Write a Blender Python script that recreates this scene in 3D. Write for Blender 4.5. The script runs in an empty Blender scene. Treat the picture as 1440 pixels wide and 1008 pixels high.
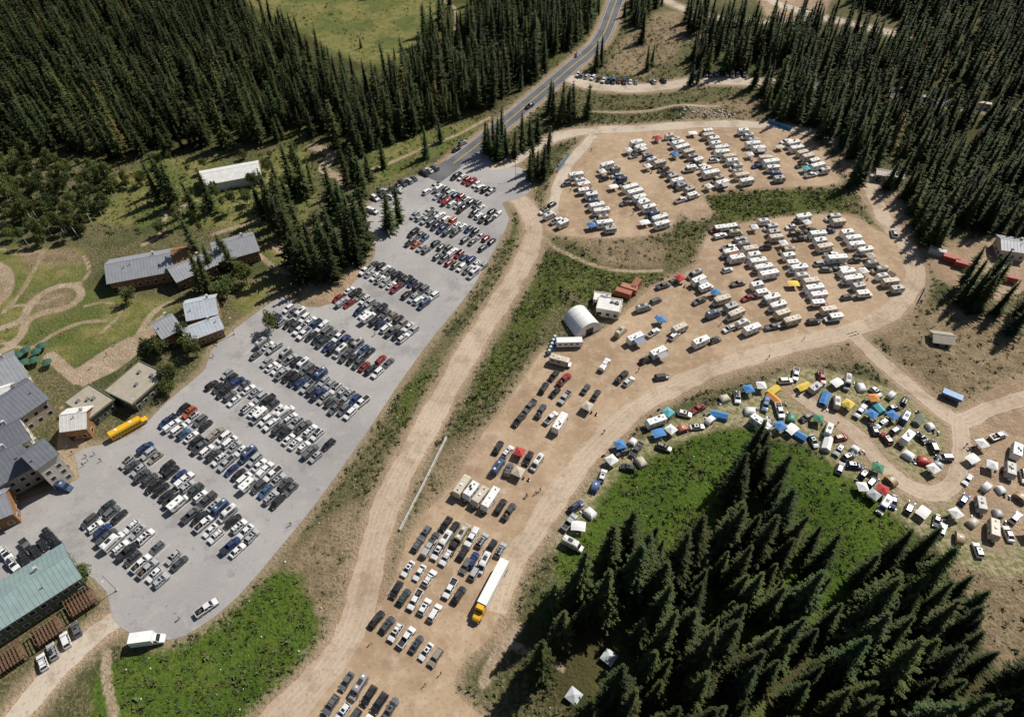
import bpy, math, random
import numpy as np
from mathutils import Vector, Matrix
from mathutils.geometry import tessellate_polygon
R=random.Random(7); RN=np.random.default_rng(7)
S=bpy.context.scene
COL=S.collection
# ------------------------------------------------------------------ survey: map-sheet coordinates -> metres on the ground
CH=172.0; CP=math.radians(47.5); CF=950.0; K=1.17
def G(p,z=0.0):
    u=p[0]-720; v=p[1]-504
    dx=u; dy=CF*math.cos(CP)-v*math.sin(CP); dz=-CF*math.sin(CP)-v*math.cos(CP)
    t=(CH-z)/(-dz)
    return Vector((dx*t,dy*t,z))
def GP(pl): return [tuple(G(p)[:2]) for p in pl]
def smooth(pts,n=6):
    out=[];P=[np.array(p[:2],float) for p in pts]
    P=[2*P[0]-P[1]]+P+[2*P[-1]-P[-2]]
    for i in range(1,len(P)-2):
        for k in range(n):
            t=k/n
            out.append(0.5*((2*P[i])+(-P[i-1]+P[i+1])*t+(2*P[i-1]-5*P[i]+4*P[i+1]-P[i+2])*t*t+(-P[i-1]+3*P[i]-3*P[i+1]+P[i+2])*t**3))
    out.append(P[-2]); return [tuple(o) for o in out]
def sd_line(X,Y,pl,hw):
    d=np.full(X.shape,1e9)
    for (x0,y0),(x1,y1) in zip(pl[:-1],pl[1:]):
        ex,ey=x1-x0,y1-y0; l=ex*ex+ey*ey+1e-9
        t=np.clip(((X-x0)*ex+(Y-y0)*ey)/l,0,1)
        d=np.minimum(d,(X-x0-t*ex)**2+(Y-y0-t*ey)**2)
    return np.sqrt(d)-hw
def sd_poly(X,Y,pl):
    c=list(pl)+[pl[0]]
    d=sd_line(X,Y,c,0); ins=np.zeros(X.shape,bool)
    for (x0,y0),(x1,y1) in zip(c[:-1],c[1:]):
        cond=((y0>Y)!=(y1>Y))
        with np.errstate(divide='ignore',invalid='ignore'):
            xx=(x1-x0)*(Y-y0)/((y1-y0) if y1!=y0 else 1e-9)+x0
        ins^=cond&(X<xx)
    return np.where(ins,-d,d)
# ------------------------------------------------------------------ regions
def spoly(px,n=3):
    w=GP(px); P=w[-2:]+w+w[:2]
    s=smooth(P,n); k=n
    return s[2*k:2*k+len(w)*n]
ASPH=spoly([(660,212),(632,226),(600,243),(560,262),(522,286),(513,318),(528,345),(520,375),(495,400),(466,427),(430,432),(400,418),(384,424),(350,448),(322,470),(298,492),(288,520),(255,548),(225,575),(196,604),(160,622),(128,628),(104,640),(112,672),(70,690),(20,708),(-60,745),(-60,830),(10,830),(60,800),(110,800),(150,832),(158,868),(188,893),(240,899),(280,882),(335,838),(400,762),(450,700),(520,602),(562,538),(612,470),(662,408),(700,342),(716,308),(706,286),(728,280),(748,266),(738,240),(720,235),(690,240),(690,222)],2)
LOTA=spoly([(782,285),(800,238),(838,192),(900,183),(1000,174),(1080,180),(1130,190),(1160,215),(1172,240),(1176,258),(1100,263),(1010,268),(965,285),(938,322),(880,333),(805,332),(766,322)])
LOTB=spoly([(1008,325),(1090,308),(1190,303),(1235,326),(1270,345),(1292,380),(1292,412),(1262,440),(1200,470),(1150,484),(1090,496),(1010,522),(930,562),(870,606),(824,655),(785,715),(752,765),(722,805),(706,850),(690,895),(650,932),(640,975),(690,1040),(360,1040),(440,962),(498,900),(535,850),(552,822),(570,770),(592,728),(640,678),(665,630),(710,570),(740,528),(768,490),(800,488),(840,470),(880,440),(920,402),(975,378),(990,345)])
ROAD1=smooth(GP([(718,268),(742,295),(751,325),(736,370),(700,430),(660,492),(625,555),(588,622),(552,690),(528,760),(512,830),(490,895),(440,962),(360,1040)]))
ROAD2=smooth(GP([(1215,235),(1240,300),(1272,345),(1288,385),(1262,430),(1205,462),(1105,488),(1005,518),(905,568),(838,628),(788,690),(748,752),(715,800),(690,870)]))
ROAD3=smooth(GP([(1195,465),(1225,495),(1270,535),(1320,575),(1352,592),(1400,572),(1500,545)]))
ROAD4=smooth(GP([(1118,552),(1150,575),(1200,608),(1238,650),(1275,682),(1312,694),(1342,678),(1352,635),(1350,592)]))
ROADN=smooth(GP([(690,243),(735,218),(785,192),(845,183),(900,181),(990,175),(1080,177),(1150,190),(1200,215),(1222,250)]))
ROADV=smooth(GP([(835,190),(800,232),(782,270),(778,300)]))
ROADG=smooth(GP([(790,106),(830,120),(880,125),(930,122),(980,115),(1060,115),(1120,118)]))
ROADE=smooth(GP([(1110,117),(1200,122),(1290,138),(1370,152),(1500,172)]))
ROADT=smooth(GP([(925,-5),(960,12),(1010,26),(1080,32),(1150,28)]))
ROADT2=smooth(GP([(1040,-20),(1100,8),(1180,30),(1270,50)]))
ROADSW=smooth(GP([(170,866),(130,895),(85,935),(30,1000),(-10,1060)]))
HWY=smooth(GP([(915,-90),(872,-10),(845,55),(800,97),(758,133),(712,172),(668,207),(620,243),(570,278)]))
TRAILS=[(smooth(GP(p)),w) for p,w in [
 ([(150,918),(150,950),(165,1010)],1.2),([(0,462),(30,450),(45,425),(75,405),(105,402),(114,415),(95,432),(60,440),(38,452),(30,470),(10,490),(-20,500)],1.5),
 ([(-20,365),(8,385),(8,410),(-10,430)],2.5),([(5,440),(30,410),(45,385),(62,352)],.9),([(62,352),(30,358),(0,350)],.8),([(110,402),(125,380),(118,360)],.8),([(70,500),(110,535)],2),([(195,470),(215,440),(240,425)],1.2),
 ([(0,480),(40,490),(75,470),(110,455),(150,450)],.9),([(20,430),(60,425),(90,415)],.8),([(120,430),(150,425),(170,440),(140,470)],.7),
 ([(440,205),(465,215),(455,235),(480,250),(490,270)],2.6),([(230,300),(250,295),(275,285)],1.6),([(360,355),(385,375),(405,385)],1.2),([(235,300),(225,330),(200,345)],1.0),([(385,345),(410,372),(440,385)],1.2),
 ([(300,330),(330,320),(370,310)],1.2),([(520,240),(580,215),(640,190),(690,165)],1.0),([(765,335),(790,355),(830,372),(880,380),(930,380)],1.0),([(830,155),(880,160),(950,152),(1010,150)],1.2),([(700,900),(740,915),(790,940)],1.0),([(620,0),(640,15),(640,50)],1.2),([(680,960),(700,915),(730,880)],1.4)]]
PLAZA=[GP(p) for p in [[(105,520),(150,490),(185,472),(205,490),(165,520),(115,545)],[(85,560),(100,600),(140,640),(110,680),(80,640)],[(190,475),(230,440),(245,450),(205,490)]]]
CAMP=spoly([(775,770),(800,720),(850,655),(940,595),(1040,560),(1115,520),(1180,525),(1290,560),(1340,600),(1460,600),(1460,790),(1370,800),(1300,755),(1235,705),(1190,670),(1135,622),(1075,612),(1030,600),(960,622),(880,665),(825,730),(795,775)])
DIRTP=[GP(p) for p in [[(1180,225),(1215,215),(1260,270),(1280,330),(1240,320)],[(1300,350),(1440,330),(1500,390),(1400,420),(1320,390)],[(1380,560),(1460,520),(1460,620),(1360,610)],[(1060,-20),(1170,-15),(1150,30),(1080,22)],[(440,375),(500,375),(520,385),(470,425),(430,420)],[(950,290),(985,275),(1000,300),(975,310)],[(1350,620),(1460,620),(1460,740),(1400,770),(1360,740)]]]
LUSH=spoly([(830,730),(870,668),(960,622),(1040,602),(1090,620),(1150,640),(1200,678),(1245,712),(1300,800),(1200,900),(900,900),(780,800)])
LUSH2=spoly([(190,920),(300,870),(400,800),(440,850),(450,920),(410,975),(330,1040),(150,1040),(140,930)])
LUSHP=[GP(p) for p in [[(770,350),(850,375),(930,385),(860,430),(800,420),(760,470),(700,550),(650,600),(665,540),(720,440)],[(990,275),(1180,262),(1200,300),(1010,318)],[(680,440),(700,380),(722,300),(735,320),(720,380),(640,500),(560,620),(550,560)]]]
MEADOW=[GP(p) for p in [[(330,-20),(350,10),(420,40),(470,75),(500,92),(560,95),(590,50),(620,30),(640,0),(640,-20),(560,-30),(450,-30)],[(-50,340),(120,350),(120,400),(200,420),(260,420),(190,475),(100,520),(-50,480)],[(140,260),(220,220),(340,230),(430,200),(450,290),(400,330),(300,320),(200,320),(120,310)],[(520,205),(640,175),(690,165),(640,205),(560,250),(520,262)],[(330,425),(350,395),(385,400),(370,430),(345,445)],[(370,350),(410,345),(420,370),(390,380)]]]
MEX=GP([(320,-40),(345,25),(410,65),(465,100),(500,122),(560,118),(590,70),(600,40),(590,0),(600,-40)])
DRY=[GP(p) for p in [[(1230,460),(1300,430),(1460,440),(1460,560),(1340,585),(1270,520)],[(850,98),(870,60),(920,22),(960,15),(1010,55),(960,62),(945,85),(905,108)],[(380,800),(500,700),(530,730),(510,830),(490,890),(450,900),(400,840)],[(600,660),(640,620),(680,600),(650,660),(600,720),(580,760)],[(930,560),(1100,500),(1190,480),(1230,510),(1120,520),(1010,545)],[(980,145),(1060,140),(1080,165),(960,170)],[(1330,780),(1460,780),(1460,1000),(1380,900)],[(800,335),(900,335),(940,345),(930,375),(850,372)],[(20,350),(110,350),(115,370),(40,378)],[(40,415),(100,405),(105,430),(60,450)]]]
FL=GP([(-260,-70),(880,-70),(862,0),(832,42),(788,85),(735,128),(690,158),(640,172),(590,186),(530,215),(505,232),(470,205),(430,192),(380,205),(300,212),(240,225),(180,230),(120,222),(60,215),(0,240),(-200,290)])
FR=GP([(1060,112),(1000,108),(960,90),(985,62),(960,45),(960,20),(1050,28),(1160,45),(1280,65),(1300,40),(1200,10),(1190,-70),(1900,-70),(1700,300),(1460,330),(1400,300),(1340,280),(1290,262),(1250,215),(1190,205),(1110,185),(1075,165),(1055,140)])
FB=GP([(700,895),(730,862),(765,845),(800,825),(845,808),(880,782),(915,770),(960,792),(1000,762),(1030,712),(1055,690),(1090,722),(1140,775),(1200,800),(1262,768),(1310,815),(1350,855),(1400,935),(1470,1010),(1560,1150),(680,1150),(800,1010),(730,940)])
FT=GP([(880,-70),(930,-70),(950,0),(925,15),(900,40),(872,30),(890,0)])
allroads=[(r,w*K) for r,w in [(ROAD1,3.8),(ROAD2,3.4),(ROAD3,2.8),(ROAD4,2.6),(ROADN,3.2),(ROADV,2.4),(ROADG,4),(ROADE,3.6),(ROADT,3),(ROADT2,4),(ROADSW,3),(HWY,4.6)]]
def f_dirt(X,Y):
    d=np.minimum(sd_poly(X,Y,LOTA),sd_poly(X,Y,LOTB))
    for r,w in allroads: d=np.minimum(d,sd_line(X,Y,r,w))
    for p in DIRTP: d=np.minimum(d,sd_poly(X,Y,p))
    return d
def f_trail(X,Y):
    d=np.full(X.shape,1e3)
    for r,w in TRAILS: d=np.minimum(d,sd_line(X,Y,r,w))
    for p in PLAZA: d=np.minimum(d,sd_poly(X,Y,p))
    return d
def f_multi(X,Y,L):
    d=np.full(X.shape,1e3)
    for p in L: d=np.minimum(d,sd_poly(X,Y,p))
    return d
PARK=GP([(-300,330),(120,340),(400,310),(520,330),(520,420),(200,620),(100,900),(0,1100),(-300,1100)])
PAV=GP([(250,270),(250,220),(390,220),(390,270)])
_dirs=[(RN.uniform(.02,.16),RN.uniform(0,6.28),RN.uniform(0,6.28)) for _ in range(14)]
def relief_noise(X,Y):
    z=np.zeros(X.shape)
    for f,a,ph in _dirs: z+=np.sin((X*math.cos(a)+Y*math.sin(a))*f*2+ph)*(.06/(f+.03))*.35
    return z
def height(X,Y,fl):
    m=np.clip((fl-2.5)/11,0,1); m=m*m*(3-2*m)
    return m*np.clip(relief_noise(X,Y)+.4,-2.4,2.4)
def f_flat(X,Y,dirt=None,camp=None):
    d=f_dirt(X,Y) if dirt is None else dirt
    c=sd_poly(X,Y,CAMP) if camp is None else camp
    return np.minimum.reduce([d,c,sd_poly(X,Y,ASPH),sd_poly(X,Y,PARK),sd_poly(X,Y,PAV)])
def hz(xs,ys):
    xs=np.asarray(xs,float);ys=np.asarray(ys,float)
    return height(xs,ys,f_flat(xs,ys))
# ------------------------------------------------------------------ materials
def newmat(name):
    m=bpy.data.materials.new(name); m.use_nodes=True
    nt=m.node_tree; b=nt.nodes['Principled BSDF']; return m,nt,b
def mixc(nt,f,a,b,mode='MIX'):
    n=nt.nodes.new('ShaderNodeMix'); n.data_type='RGBA'; n.blend_type=mode
    for i,v in ((0,f),(6,a),(7,b)):
        if hasattr(v,'is_output'): nt.links.new(v,n.inputs[i])
        elif i==0: n.inputs[0].default_value=v
        else: n.inputs[i].default_value=(*v,1) if len(v)==3 else v
    return n.outputs[2]
def geo(nt): return nt.nodes.new('ShaderNodeNewGeometry').outputs['Position']
def noise(nt,vec,scale,detail=3,rough=.55):
    n=nt.nodes.new('ShaderNodeTexNoise'); n.inputs['Scale'].default_value=scale; n.inputs['Detail'].default_value=detail; n.inputs['Roughness'].default_value=rough
    nt.links.new(vec,n.inputs['Vector']); return n.outputs['Fac']
def ramp(nt,v,a,b,lo=0,hi=1):
    n=nt.nodes.new('ShaderNodeMapRange'); n.interpolation_type='SMOOTHSTEP'
    nt.links.new(v,n.inputs[0]); n.inputs[1].default_value=a;n.inputs[2].default_value=b;n.inputs[3].default_value=lo;n.inputs[4].default_value=hi
    return n.outputs[0]
def math_(nt,op,a,b=0.0):
    n=nt.nodes.new('ShaderNodeMath'); n.operation=op
    for i,v in ((0,a),(1,b)):
        if hasattr(v,'is_output'): nt.links.new(v,n.inputs[i])
        else: n.inputs[i].default_value=v
    return n.outputs[0]
def attr(nt,name):
    n=nt.nodes.new('ShaderNodeAttribute'); n.attribute_name=name; return n.outputs['Fac']
def dirtcol(nt,pos,a=(.45,.325,.215),b=(.33,.23,.145)):
    c=mixc(nt,ramp(nt,noise(nt,pos,.035,5,.6),.38,.62),a,b)
    c=mixc(nt,ramp(nt,noise(nt,pos,.3,5,.65),.45,.72,0,.6),c,(.54,.435,.33))
    c=mixc(nt,ramp(nt,noise(nt,pos,.11,6,.7),.48,.66,0,.55),c,(.26,.18,.115))
    c=mixc(nt,ramp(nt,noise(nt,pos,1.1,4,.7),.5,.72,0,.6),c,(.21,.145,.09))
    c=mixc(nt,ramp(nt,noise(nt,pos,5,2,.6),.6,.8,0,.4),c,(.6,.51,.41))
    return c
def bump(nt,b,h,s,d=.2):
    n=nt.nodes.new('ShaderNodeBump'); n.inputs['Strength'].default_value=s; n.inputs['Distance'].default_value=d
    nt.links.new(h,n.inputs['Height']); nt.links.new(n.outputs[0],b.inputs['Normal'])
def mat_ground():
    m,nt,b=newmat('ground_mat'); pos=geo(nt)
    n1=noise(nt,pos,.04,4); n2=noise(nt,pos,.22,5,.65); n3=noise(nt,pos,1.2,4,.65); n4=noise(nt,pos,.6,3,.6)
    c=mixc(nt,ramp(nt,n2,.35,.65),(.065,.08,.026),(.13,.115,.055))
    c=mixc(nt,ramp(nt,n3,.46,.66,0,.8),c,(.28,.215,.135))
    c=mixc(nt,ramp(nt,n1,.48,.66,0,.6),c,(.045,.068,.02))
    wob=math_(nt,'ADD',math_(nt,'MULTIPLY',math_(nt,'SUBTRACT',n2,.5),14),math_(nt,'MULTIPLY',math_(nt,'SUBTRACT',n3,.5),5))
    wob2=math_(nt,'ADD',math_(nt,'MULTIPLY',math_(nt,'SUBTRACT',n4,.5),2.6),math_(nt,'MULTIPLY',math_(nt,'SUBTRACT',n3,.5),1.6))
    def mask(name,w,e=1.0): return ramp(nt,math_(nt,'ADD',attr(nt,name),w),e,-e)
    fo=mixc(nt,n3,(.045,.038,.018),(.11,.1,.04)); fo=mixc(nt,ramp(nt,n1,.47,.62,0,.85),fo,(.12,.135,.04)); c=mixc(nt,mask('a_forest',wob,3),c,fo)
    me=mixc(nt,ramp(nt,n2,.35,.65),(.13,.145,.035),(.235,.21,.08)); me=mixc(nt,ramp(nt,n1,.45,.6,0,.75),me,(.075,.11,.025)); me=mixc(nt,ramp(nt,n3,.48,.7,0,.55),me,(.29,.23,.125))
    c=mixc(nt,mask('a_meadow',wob,2),c,me)
    dr=mixc(nt,ramp(nt,n2,.35,.65),(.21,.155,.095),(.33,.245,.155)); dr=mixc(nt,ramp(nt,n3,.48,.65,0,.75),dr,(.1,.1,.042))
    c=mixc(nt,mask('a_dry',wob,2.5),c,dr)
    ca=mixc(nt,ramp(nt,n4,.4,.6),(.4,.33,.21),(.2,.2,.085)); c=mixc(nt,mask('a_camp',wob2,1.5),c,ca)
    lp=mixc(nt,ramp(nt,n3,.4,.6),(.05,.075,.016),(.12,.13,.035)); lp=mixc(nt,ramp(nt,n4,.5,.7,0,.7),lp,(.19,.15,.075))
    c=mixc(nt,mask('a_strip',math_(nt,'ADD',wob,1.0),2),c,lp)
    lu=mixc(nt,ramp(nt,n3,.35,.65),(.055,.1,.013),(.1,.15,.025)); lu=mixc(nt,ramp(nt,n2,.5,.68,0,.6),lu,(.15,.165,.03)); lu=mixc(nt,ramp(nt,n1,.48,.62,0,.5),lu,(.04,.08,.012))
    c=mixc(nt,mask('a_lush',math_(nt,'MULTIPLY',wob,.6),2),c,lu)
    c=mixc(nt,mask('a_trail',math_(nt,'MULTIPLY',wob2,.5),.4),c,dirtcol(nt,pos,(.42,.33,.23),(.33,.25,.16)))
    # dusty verge, then the dirt itself
    verge=math_(nt,'ADD',math_(nt,'ADD',math_(nt,'MINIMUM',attr(nt,'a_dirt'),attr(nt,'a_asph')),-2.4),math_(nt,'MULTIPLY',wob2,2.4))
    c=mixc(nt,math_(nt,'MULTIPLY',ramp(nt,verge,1.5,-1.5),.75),c,(.36,.275,.18))
    c=mixc(nt,mask('a_dirt',math_(nt,'ADD',wob2,-.5),.5),c,dirtcol(nt,pos))
    nt.links.new(c,b.inputs['Base Color']); b.inputs['Roughness'].default_value=1; b.inputs['Specular IOR Level'].default_value=.1
    bump(nt,b,math_(nt,'ADD',n3,n2),.9,.8); return m
def mat_sheet(name,kind):
    m,nt,b=newmat(name); pos=geo(nt)
    if kind=='dirt': c=dirtcol(nt,pos)
    elif kind=='road': c=dirtcol(nt,pos,(.51,.4,.295),(.43,.33,.235))
    elif kind=='gravel': c=dirtcol(nt,pos,(.54,.47,.38),(.46,.39,.31))
    elif kind=='asphalt':
        c=mixc(nt,ramp(nt,noise(nt,pos,.03,4),.35,.65),(.39,.37,.355),(.31,.297,.288))
        c=mixc(nt,ramp(nt,noise(nt,pos,.22,5,.7),.5,.75,0,.6),c,(.46,.425,.39))
        c=mixc(nt,ramp(nt,noise(nt,pos,.07,5,.7),.53,.66,0,.55),c,(.22,.213,.208))
        c=mixc(nt,ramp(nt,noise(nt,pos,1.7,4,.7),.56,.72,0,.5),c,(.17,.165,.16))
        c=mixc(nt,ramp(nt,noise(nt,pos,.5,6,.8),.6,.64,0,.5),c,(.1,.1,.1))
    else:
        c=mixc(nt,ramp(nt,noise(nt,pos,.1,4),.35,.65),(.11,.115,.125),(.16,.16,.165))
        c=mixc(nt,ramp(nt,noise(nt,pos,1.5,4,.7),.55,.75,0,.4),c,(.23,.22,.21))
    nt.links.new(c,b.inputs['Base Color']); b.inputs['Roughness'].default_value=.95; b.inputs['Specular IOR Level'].default_value=.12
    bump(nt,b,noise(nt,pos,2.5,4,.7),.6,.1); return m
def simple(name,col,rough=.6,metal=0,var=0,scale=3,spec=.4):
    m,nt,b=newmat(name)
    if var:
        tc=nt.nodes.new('ShaderNodeTexCoord').outputs['Object']
        c=mixc(nt,ramp(nt,noise(nt,tc,scale,4,.65),.3,.7),tuple(x*(1-var) for x in col),tuple(min(1,x*(1+var)) for x in col)); nt.links.new(c,b.inputs['Base Color'])
    else: b.inputs['Base Color'].default_value=(*col,1)
    b.inputs['Roughness'].default_value=rough; b.inputs['Metallic'].default_value=metal; b.inputs['Specular IOR Level'].default_value=spec
    return m
def objcol(name,rough=.35,coat=0,var=0,metal=0):
    m,nt,b=newmat(name); o=nt.nodes.new('ShaderNodeObjectInfo').outputs['Color']
    tc=nt.nodes.new('ShaderNodeTexCoord').outputs['Object']
    c=mixc(nt,ramp(nt,noise(nt,tc,1.3,4),.4,.75,0,.2 if not var else var),o,(.3,.25,.19))
    nt.links.new(c,b.inputs['Base Color']); b.inputs['Roughness'].default_value=rough; b.inputs['Coat Weight'].default_value=coat; b.inputs['Metallic'].default_value=metal
    return m
def mat_leaf(name,a,b_,tip,trans=0):
    m,nt,b=newmat(name); oi=nt.nodes.new('ShaderNodeObjectInfo')
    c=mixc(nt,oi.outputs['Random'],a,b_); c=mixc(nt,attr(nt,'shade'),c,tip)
    c=mixc(nt,1.0,c,oi.outputs['Color'],'MULTIPLY')
    nt.links.new(c,b.inputs['Base Color']); b.inputs['Roughness'].default_value=.75; b.inputs['Specular IOR Level'].default_value=.2
    if trans:
        tr=nt.nodes.new('ShaderNodeBsdfTranslucent'); nt.links.new(c,tr.inputs[0]); ms=nt.nodes.new('ShaderNodeMixShader'); ms.inputs[0].default_value=trans
        nt.links.new(b.outputs[0],ms.inputs[1]); nt.links.new(tr.outputs[0],ms.inputs[2]); nt.links.new(ms.outputs[0],nt.nodes['Material Output'].inputs[0])
    return m
M_ground=mat_ground(); M_dirt=mat_sheet('dirt_mat','dirt'); M_road=mat_sheet('gravel_road_mat','road'); M_gravel=mat_sheet('pale_gravel_mat','gravel')
M_asph=mat_sheet('asphalt_mat','asphalt'); M_hwy=mat_sheet('highway_mat','hwy')
M_paint=objcol('car_paint',.28,.6); M_fabric=objcol('tent_fabric',.8,0,.1); M_rv=simple('rv_shell',(.78,.77,.74),.4,0,.08,.7)
M_glass=simple('car_glass',(.02,.025,.03),.08,0,spec=.6); M_rub=simple('tyre_rubber',(.02,.02,.02),.85); M_chr=simple('wheel_alloy',(.4,.4,.42),.35,.6)
M_trim=simple('black_trim',(.03,.03,.032),.5); M_red=simple('tail_light',(.3,.02,.02),.3); M_lamp=simple('head_light',(.7,.7,.68),.2)
M_stripe=objcol('rv_stripe',.5); M_bark=simple('bark',(.09,.065,.045),.9,0,.4,6); M_aspbark=simple('aspen_bark',(.5,.48,.42),.8,0,.3,4)
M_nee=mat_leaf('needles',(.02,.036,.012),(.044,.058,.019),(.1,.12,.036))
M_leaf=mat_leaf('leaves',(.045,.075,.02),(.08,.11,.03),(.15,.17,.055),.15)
M_white=simple('white_paint',(.78,.78,.76),.5,0,.06,1); M_yel=simple('yellow_paint',(.75,.42,.02),.4,0,.05,1); M_line=simple('road_line',(.6,.6,.58),.7,0,.15,2); M_yline=simple('yellow_line',(.6,.4,.06),.7,0,.3,2)
M_skin=simple('skin',(.45,.27,.19),.6); M_hair=simple('hair',(.05,.03,.02),.7); M_pants=simple('trousers',(.05,.06,.1),.8); M_wood=simple('wood',(.16,.095,.055),.7,0,.3,3)
M_conc=simple('concrete',(.5,.48,.45),.8,0,.15,1.5)
# ------------------------------------------------------------------ mesh helpers
import bmesh
class MB:
    def __init__(s): s.v=[];s.f=[];s.m=[];s.mats=[]
    def mi(s,m):
        if m not in s.mats: s.mats.append(m)
        return s.mats.index(m)
    def face(s,idx,m): s.f.append(tuple(idx)); s.m.append(s.mi(m))
    def add(s,pts): k=len(s.v); s.v+= [tuple(p) for p in pts]; return list(range(k,k+len(pts)))
    def quad(s,pts,m): s.face(s.add(pts),m)
    def merge(s,me):
        k=len(s.v); s.v+=[tuple(v.co) for v in me.vertices]
        for p in me.polygons: s.f.append(tuple(i+k for i in p.vertices)); s.m.append(s.mi(me.materials[p.material_index]))
    def box(s,x0,x1,y0,y1,z0,z1,m,top=None,tx=0,ty=0):
        a=s.add([(x0,y0,z0),(x1,y0,z0),(x1,y1,z0),(x0,y1,z0),(x0+tx,y0+ty,z1),(x1-tx,y0+ty,z1),(x1-tx,y1-ty,z1),(x0+tx,y1-ty,z1)])
        for q in ((0,3,2,1),(0,1,5,4),(1,2,6,5),(2,3,7,6),(3,0,4,7)): s.face([a[i] for i in q],m)
        s.face([a[i] for i in (4,5,6,7)],top or m)
    def loft(s,rings,m,cap=True,closed=True):
        I=[s.add(r) for r in rings]; n=len(I[0])
        for a,b in zip(I[:-1],I[1:]):
            for i in range(n if closed else n-1):
                j=(i+1)%n; s.face((a[i],a[j],b[j],b[i]),m)
        if cap: s.face(I[0][::-1],m); s.face(I[-1],m)
    def cyl(s,c,ax,r,l,m,n=12,m2=None,r2=None):
        r2=r if r2 is None else r2
        rg=[]
        for k,rr in ((-.5,r),(.5,r2)):
            ring=[]
            for i in range(n):
                a=2*math.pi*i/n; p=[0,0,0]; o=[(1,2),(0,2),(0,1)][ax]
                p[ax]=k*l; p[o[0]]=rr*math.cos(a); p[o[1]]=rr*math.sin(a)
                ring.append((c[0]+p[0],c[1]+p[1],c[2]+p[2]))
            rg.append(ring)
        s.loft(rg,m,False); k=len(s.v)
        s.face(range(k-2*n,k-n),m2 or m); s.face(range(k-n,k),m2 or m)
    def wheel(s,x,y,r,w=.24):
        s.cyl((x,y,r),1,r,w,M_rub,14); s.cyl((x,y+(.01 if y>0 else -.01),r),1,r*.6,w+.02,M_chr,10)
    def mesh(s,name):
        me=bpy.data.meshes.new(name); me.from_pydata(s.v,[],s.f)
        for m in s.mats: me.materials.append(m)
        me.polygons.foreach_set('material_index',s.m); me.update()
        bm=bmesh.new(); bm.from_mesh(me); bmesh.ops.recalc_face_normals(bm,faces=bm.faces); bm.to_mesh(me); bm.free()
        return me
def obj(name,me,loc=(0,0,0),rot=0,sc=1,color=None,parent=None,tilt=None):
    o=bpy.data.objects.new(name,me); o.location=loc
    o.rotation_euler=(tilt[0],tilt[1],rot) if tilt else (0,0,rot)
    o.scale=sc if isinstance(sc,tuple) else (sc,)*3
    if color: o.color=(*color,1)
    if parent: o.parent=parent
    COL.objects.link(o); return o
def npmesh(name,V,F,mat,shade=None):
    me=bpy.data.meshes.new(name); n=len(V); k=F.shape[1]
    me.vertices.add(n); me.vertices.foreach_set('co',V.astype(np.float32).ravel())
    me.loops.add(F.size); me.loops.foreach_set('vertex_index',F.astype(np.int32).ravel())
    me.polygons.add(len(F)); me.polygons.foreach_set('loop_start',np.arange(0,F.size,k,dtype=np.int32))
    me.update(calc_edges=True)
    if shade is not None:
        a=me.attributes.new('shade','FLOAT','POINT'); a.data.foreach_set('value',shade.astype(np.float32))
    if mat: me.materials.append(mat)
    return me
# ------------------------------------------------------------------ ground sheet
def axis(lo,hi,st,far):
    c=np.arange(lo,hi,st); out=[];s=st;x=lo
    while x>-far: s*=1.5; x-=s; out.append(x)
    o2=[];s=st;x=c[-1]
    while x<far: s*=1.5; x+=s; o2.append(x)
    return np.array(out[::-1]+list(c)+o2)
xs=axis(-450,470,1.6,4000); ys=axis(0,640,1.6,4000)
X,Y=np.meshgrid(xs,ys); sh=X.shape; X=X.ravel();Y=Y.ravel()
a_dirt=f_dirt(X,Y); a_camp=sd_poly(X,Y,CAMP); flat=f_flat(X,Y,a_dirt,a_camp); Z=height(X,Y,flat)
idx=np.arange(X.size).reshape(sh); F=np.stack([idx[:-1,:-1],idx[:-1,1:],idx[1:,1:],idx[1:,:-1]],-1).reshape(-1,4)
gm=npmesh('ground',np.stack([X,Y,Z],1),F,M_ground)
for nm,arr in (('a_dirt',a_dirt),('a_asph',sd_poly(X,Y,ASPH)),('a_camp',a_camp),('a_trail',f_trail(X,Y)),('a_meadow',f_multi(X,Y,MEADOW)),('a_dry',f_multi(X,Y,DRY)),
   ('a_lush',f_multi(X,Y,[LUSH,LUSH2])),('a_strip',f_multi(X,Y,LUSHP)),('a_forest',f_multi(X,Y,[FL,FR,FB,FT]))):
    a=gm.attributes.new(nm,'FLOAT','POINT'); a.data.foreach_set('value',np.clip(arr,-60,60).astype(np.float32))
gm.polygons.foreach_set('use_smooth',np.ones(len(gm.polygons),bool))
obj('ground',gm)
def sheet(name,poly,z,mat):
    vs=[Vector((x,y,z)) for x,y in poly]; t=tessellate_polygon([vs])
    me=bpy.data.meshes.new(name); me.from_pydata(vs,[],[tuple(q) for q in t]); me.materials.append(mat)
    bm=bmesh.new(); bm.from_mesh(me); bmesh.ops.recalc_face_normals(bm,faces=bm.faces)
    if sum(f.normal.z for f in bm.faces)<0: bmesh.ops.reverse_faces(bm,faces=bm.faces)
    bm.to_mesh(me); bm.free(); return obj(name,me)
def offs(pl,o):
    P=np.array(pl); T=np.gradient(P,axis=0); T/=np.linalg.norm(T,axis=1)[:,None]+1e-9
    return P+np.stack([-T[:,1],T[:,0]],1)*(np.asarray(o)[:,None] if np.ndim(o) else o)
def ribmesh(pl,o0,o1,z):
    A=offs(pl,o0);B=offs(pl,o1);n=len(A)
    V=np.concatenate([np.c_[A,np.full(n,z)],np.c_[B,np.full(n,z)]]); i=np.arange(n-1)
    return V,np.stack([i,i+n,i+n+1,i+1],1)[:,::-1]
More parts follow.
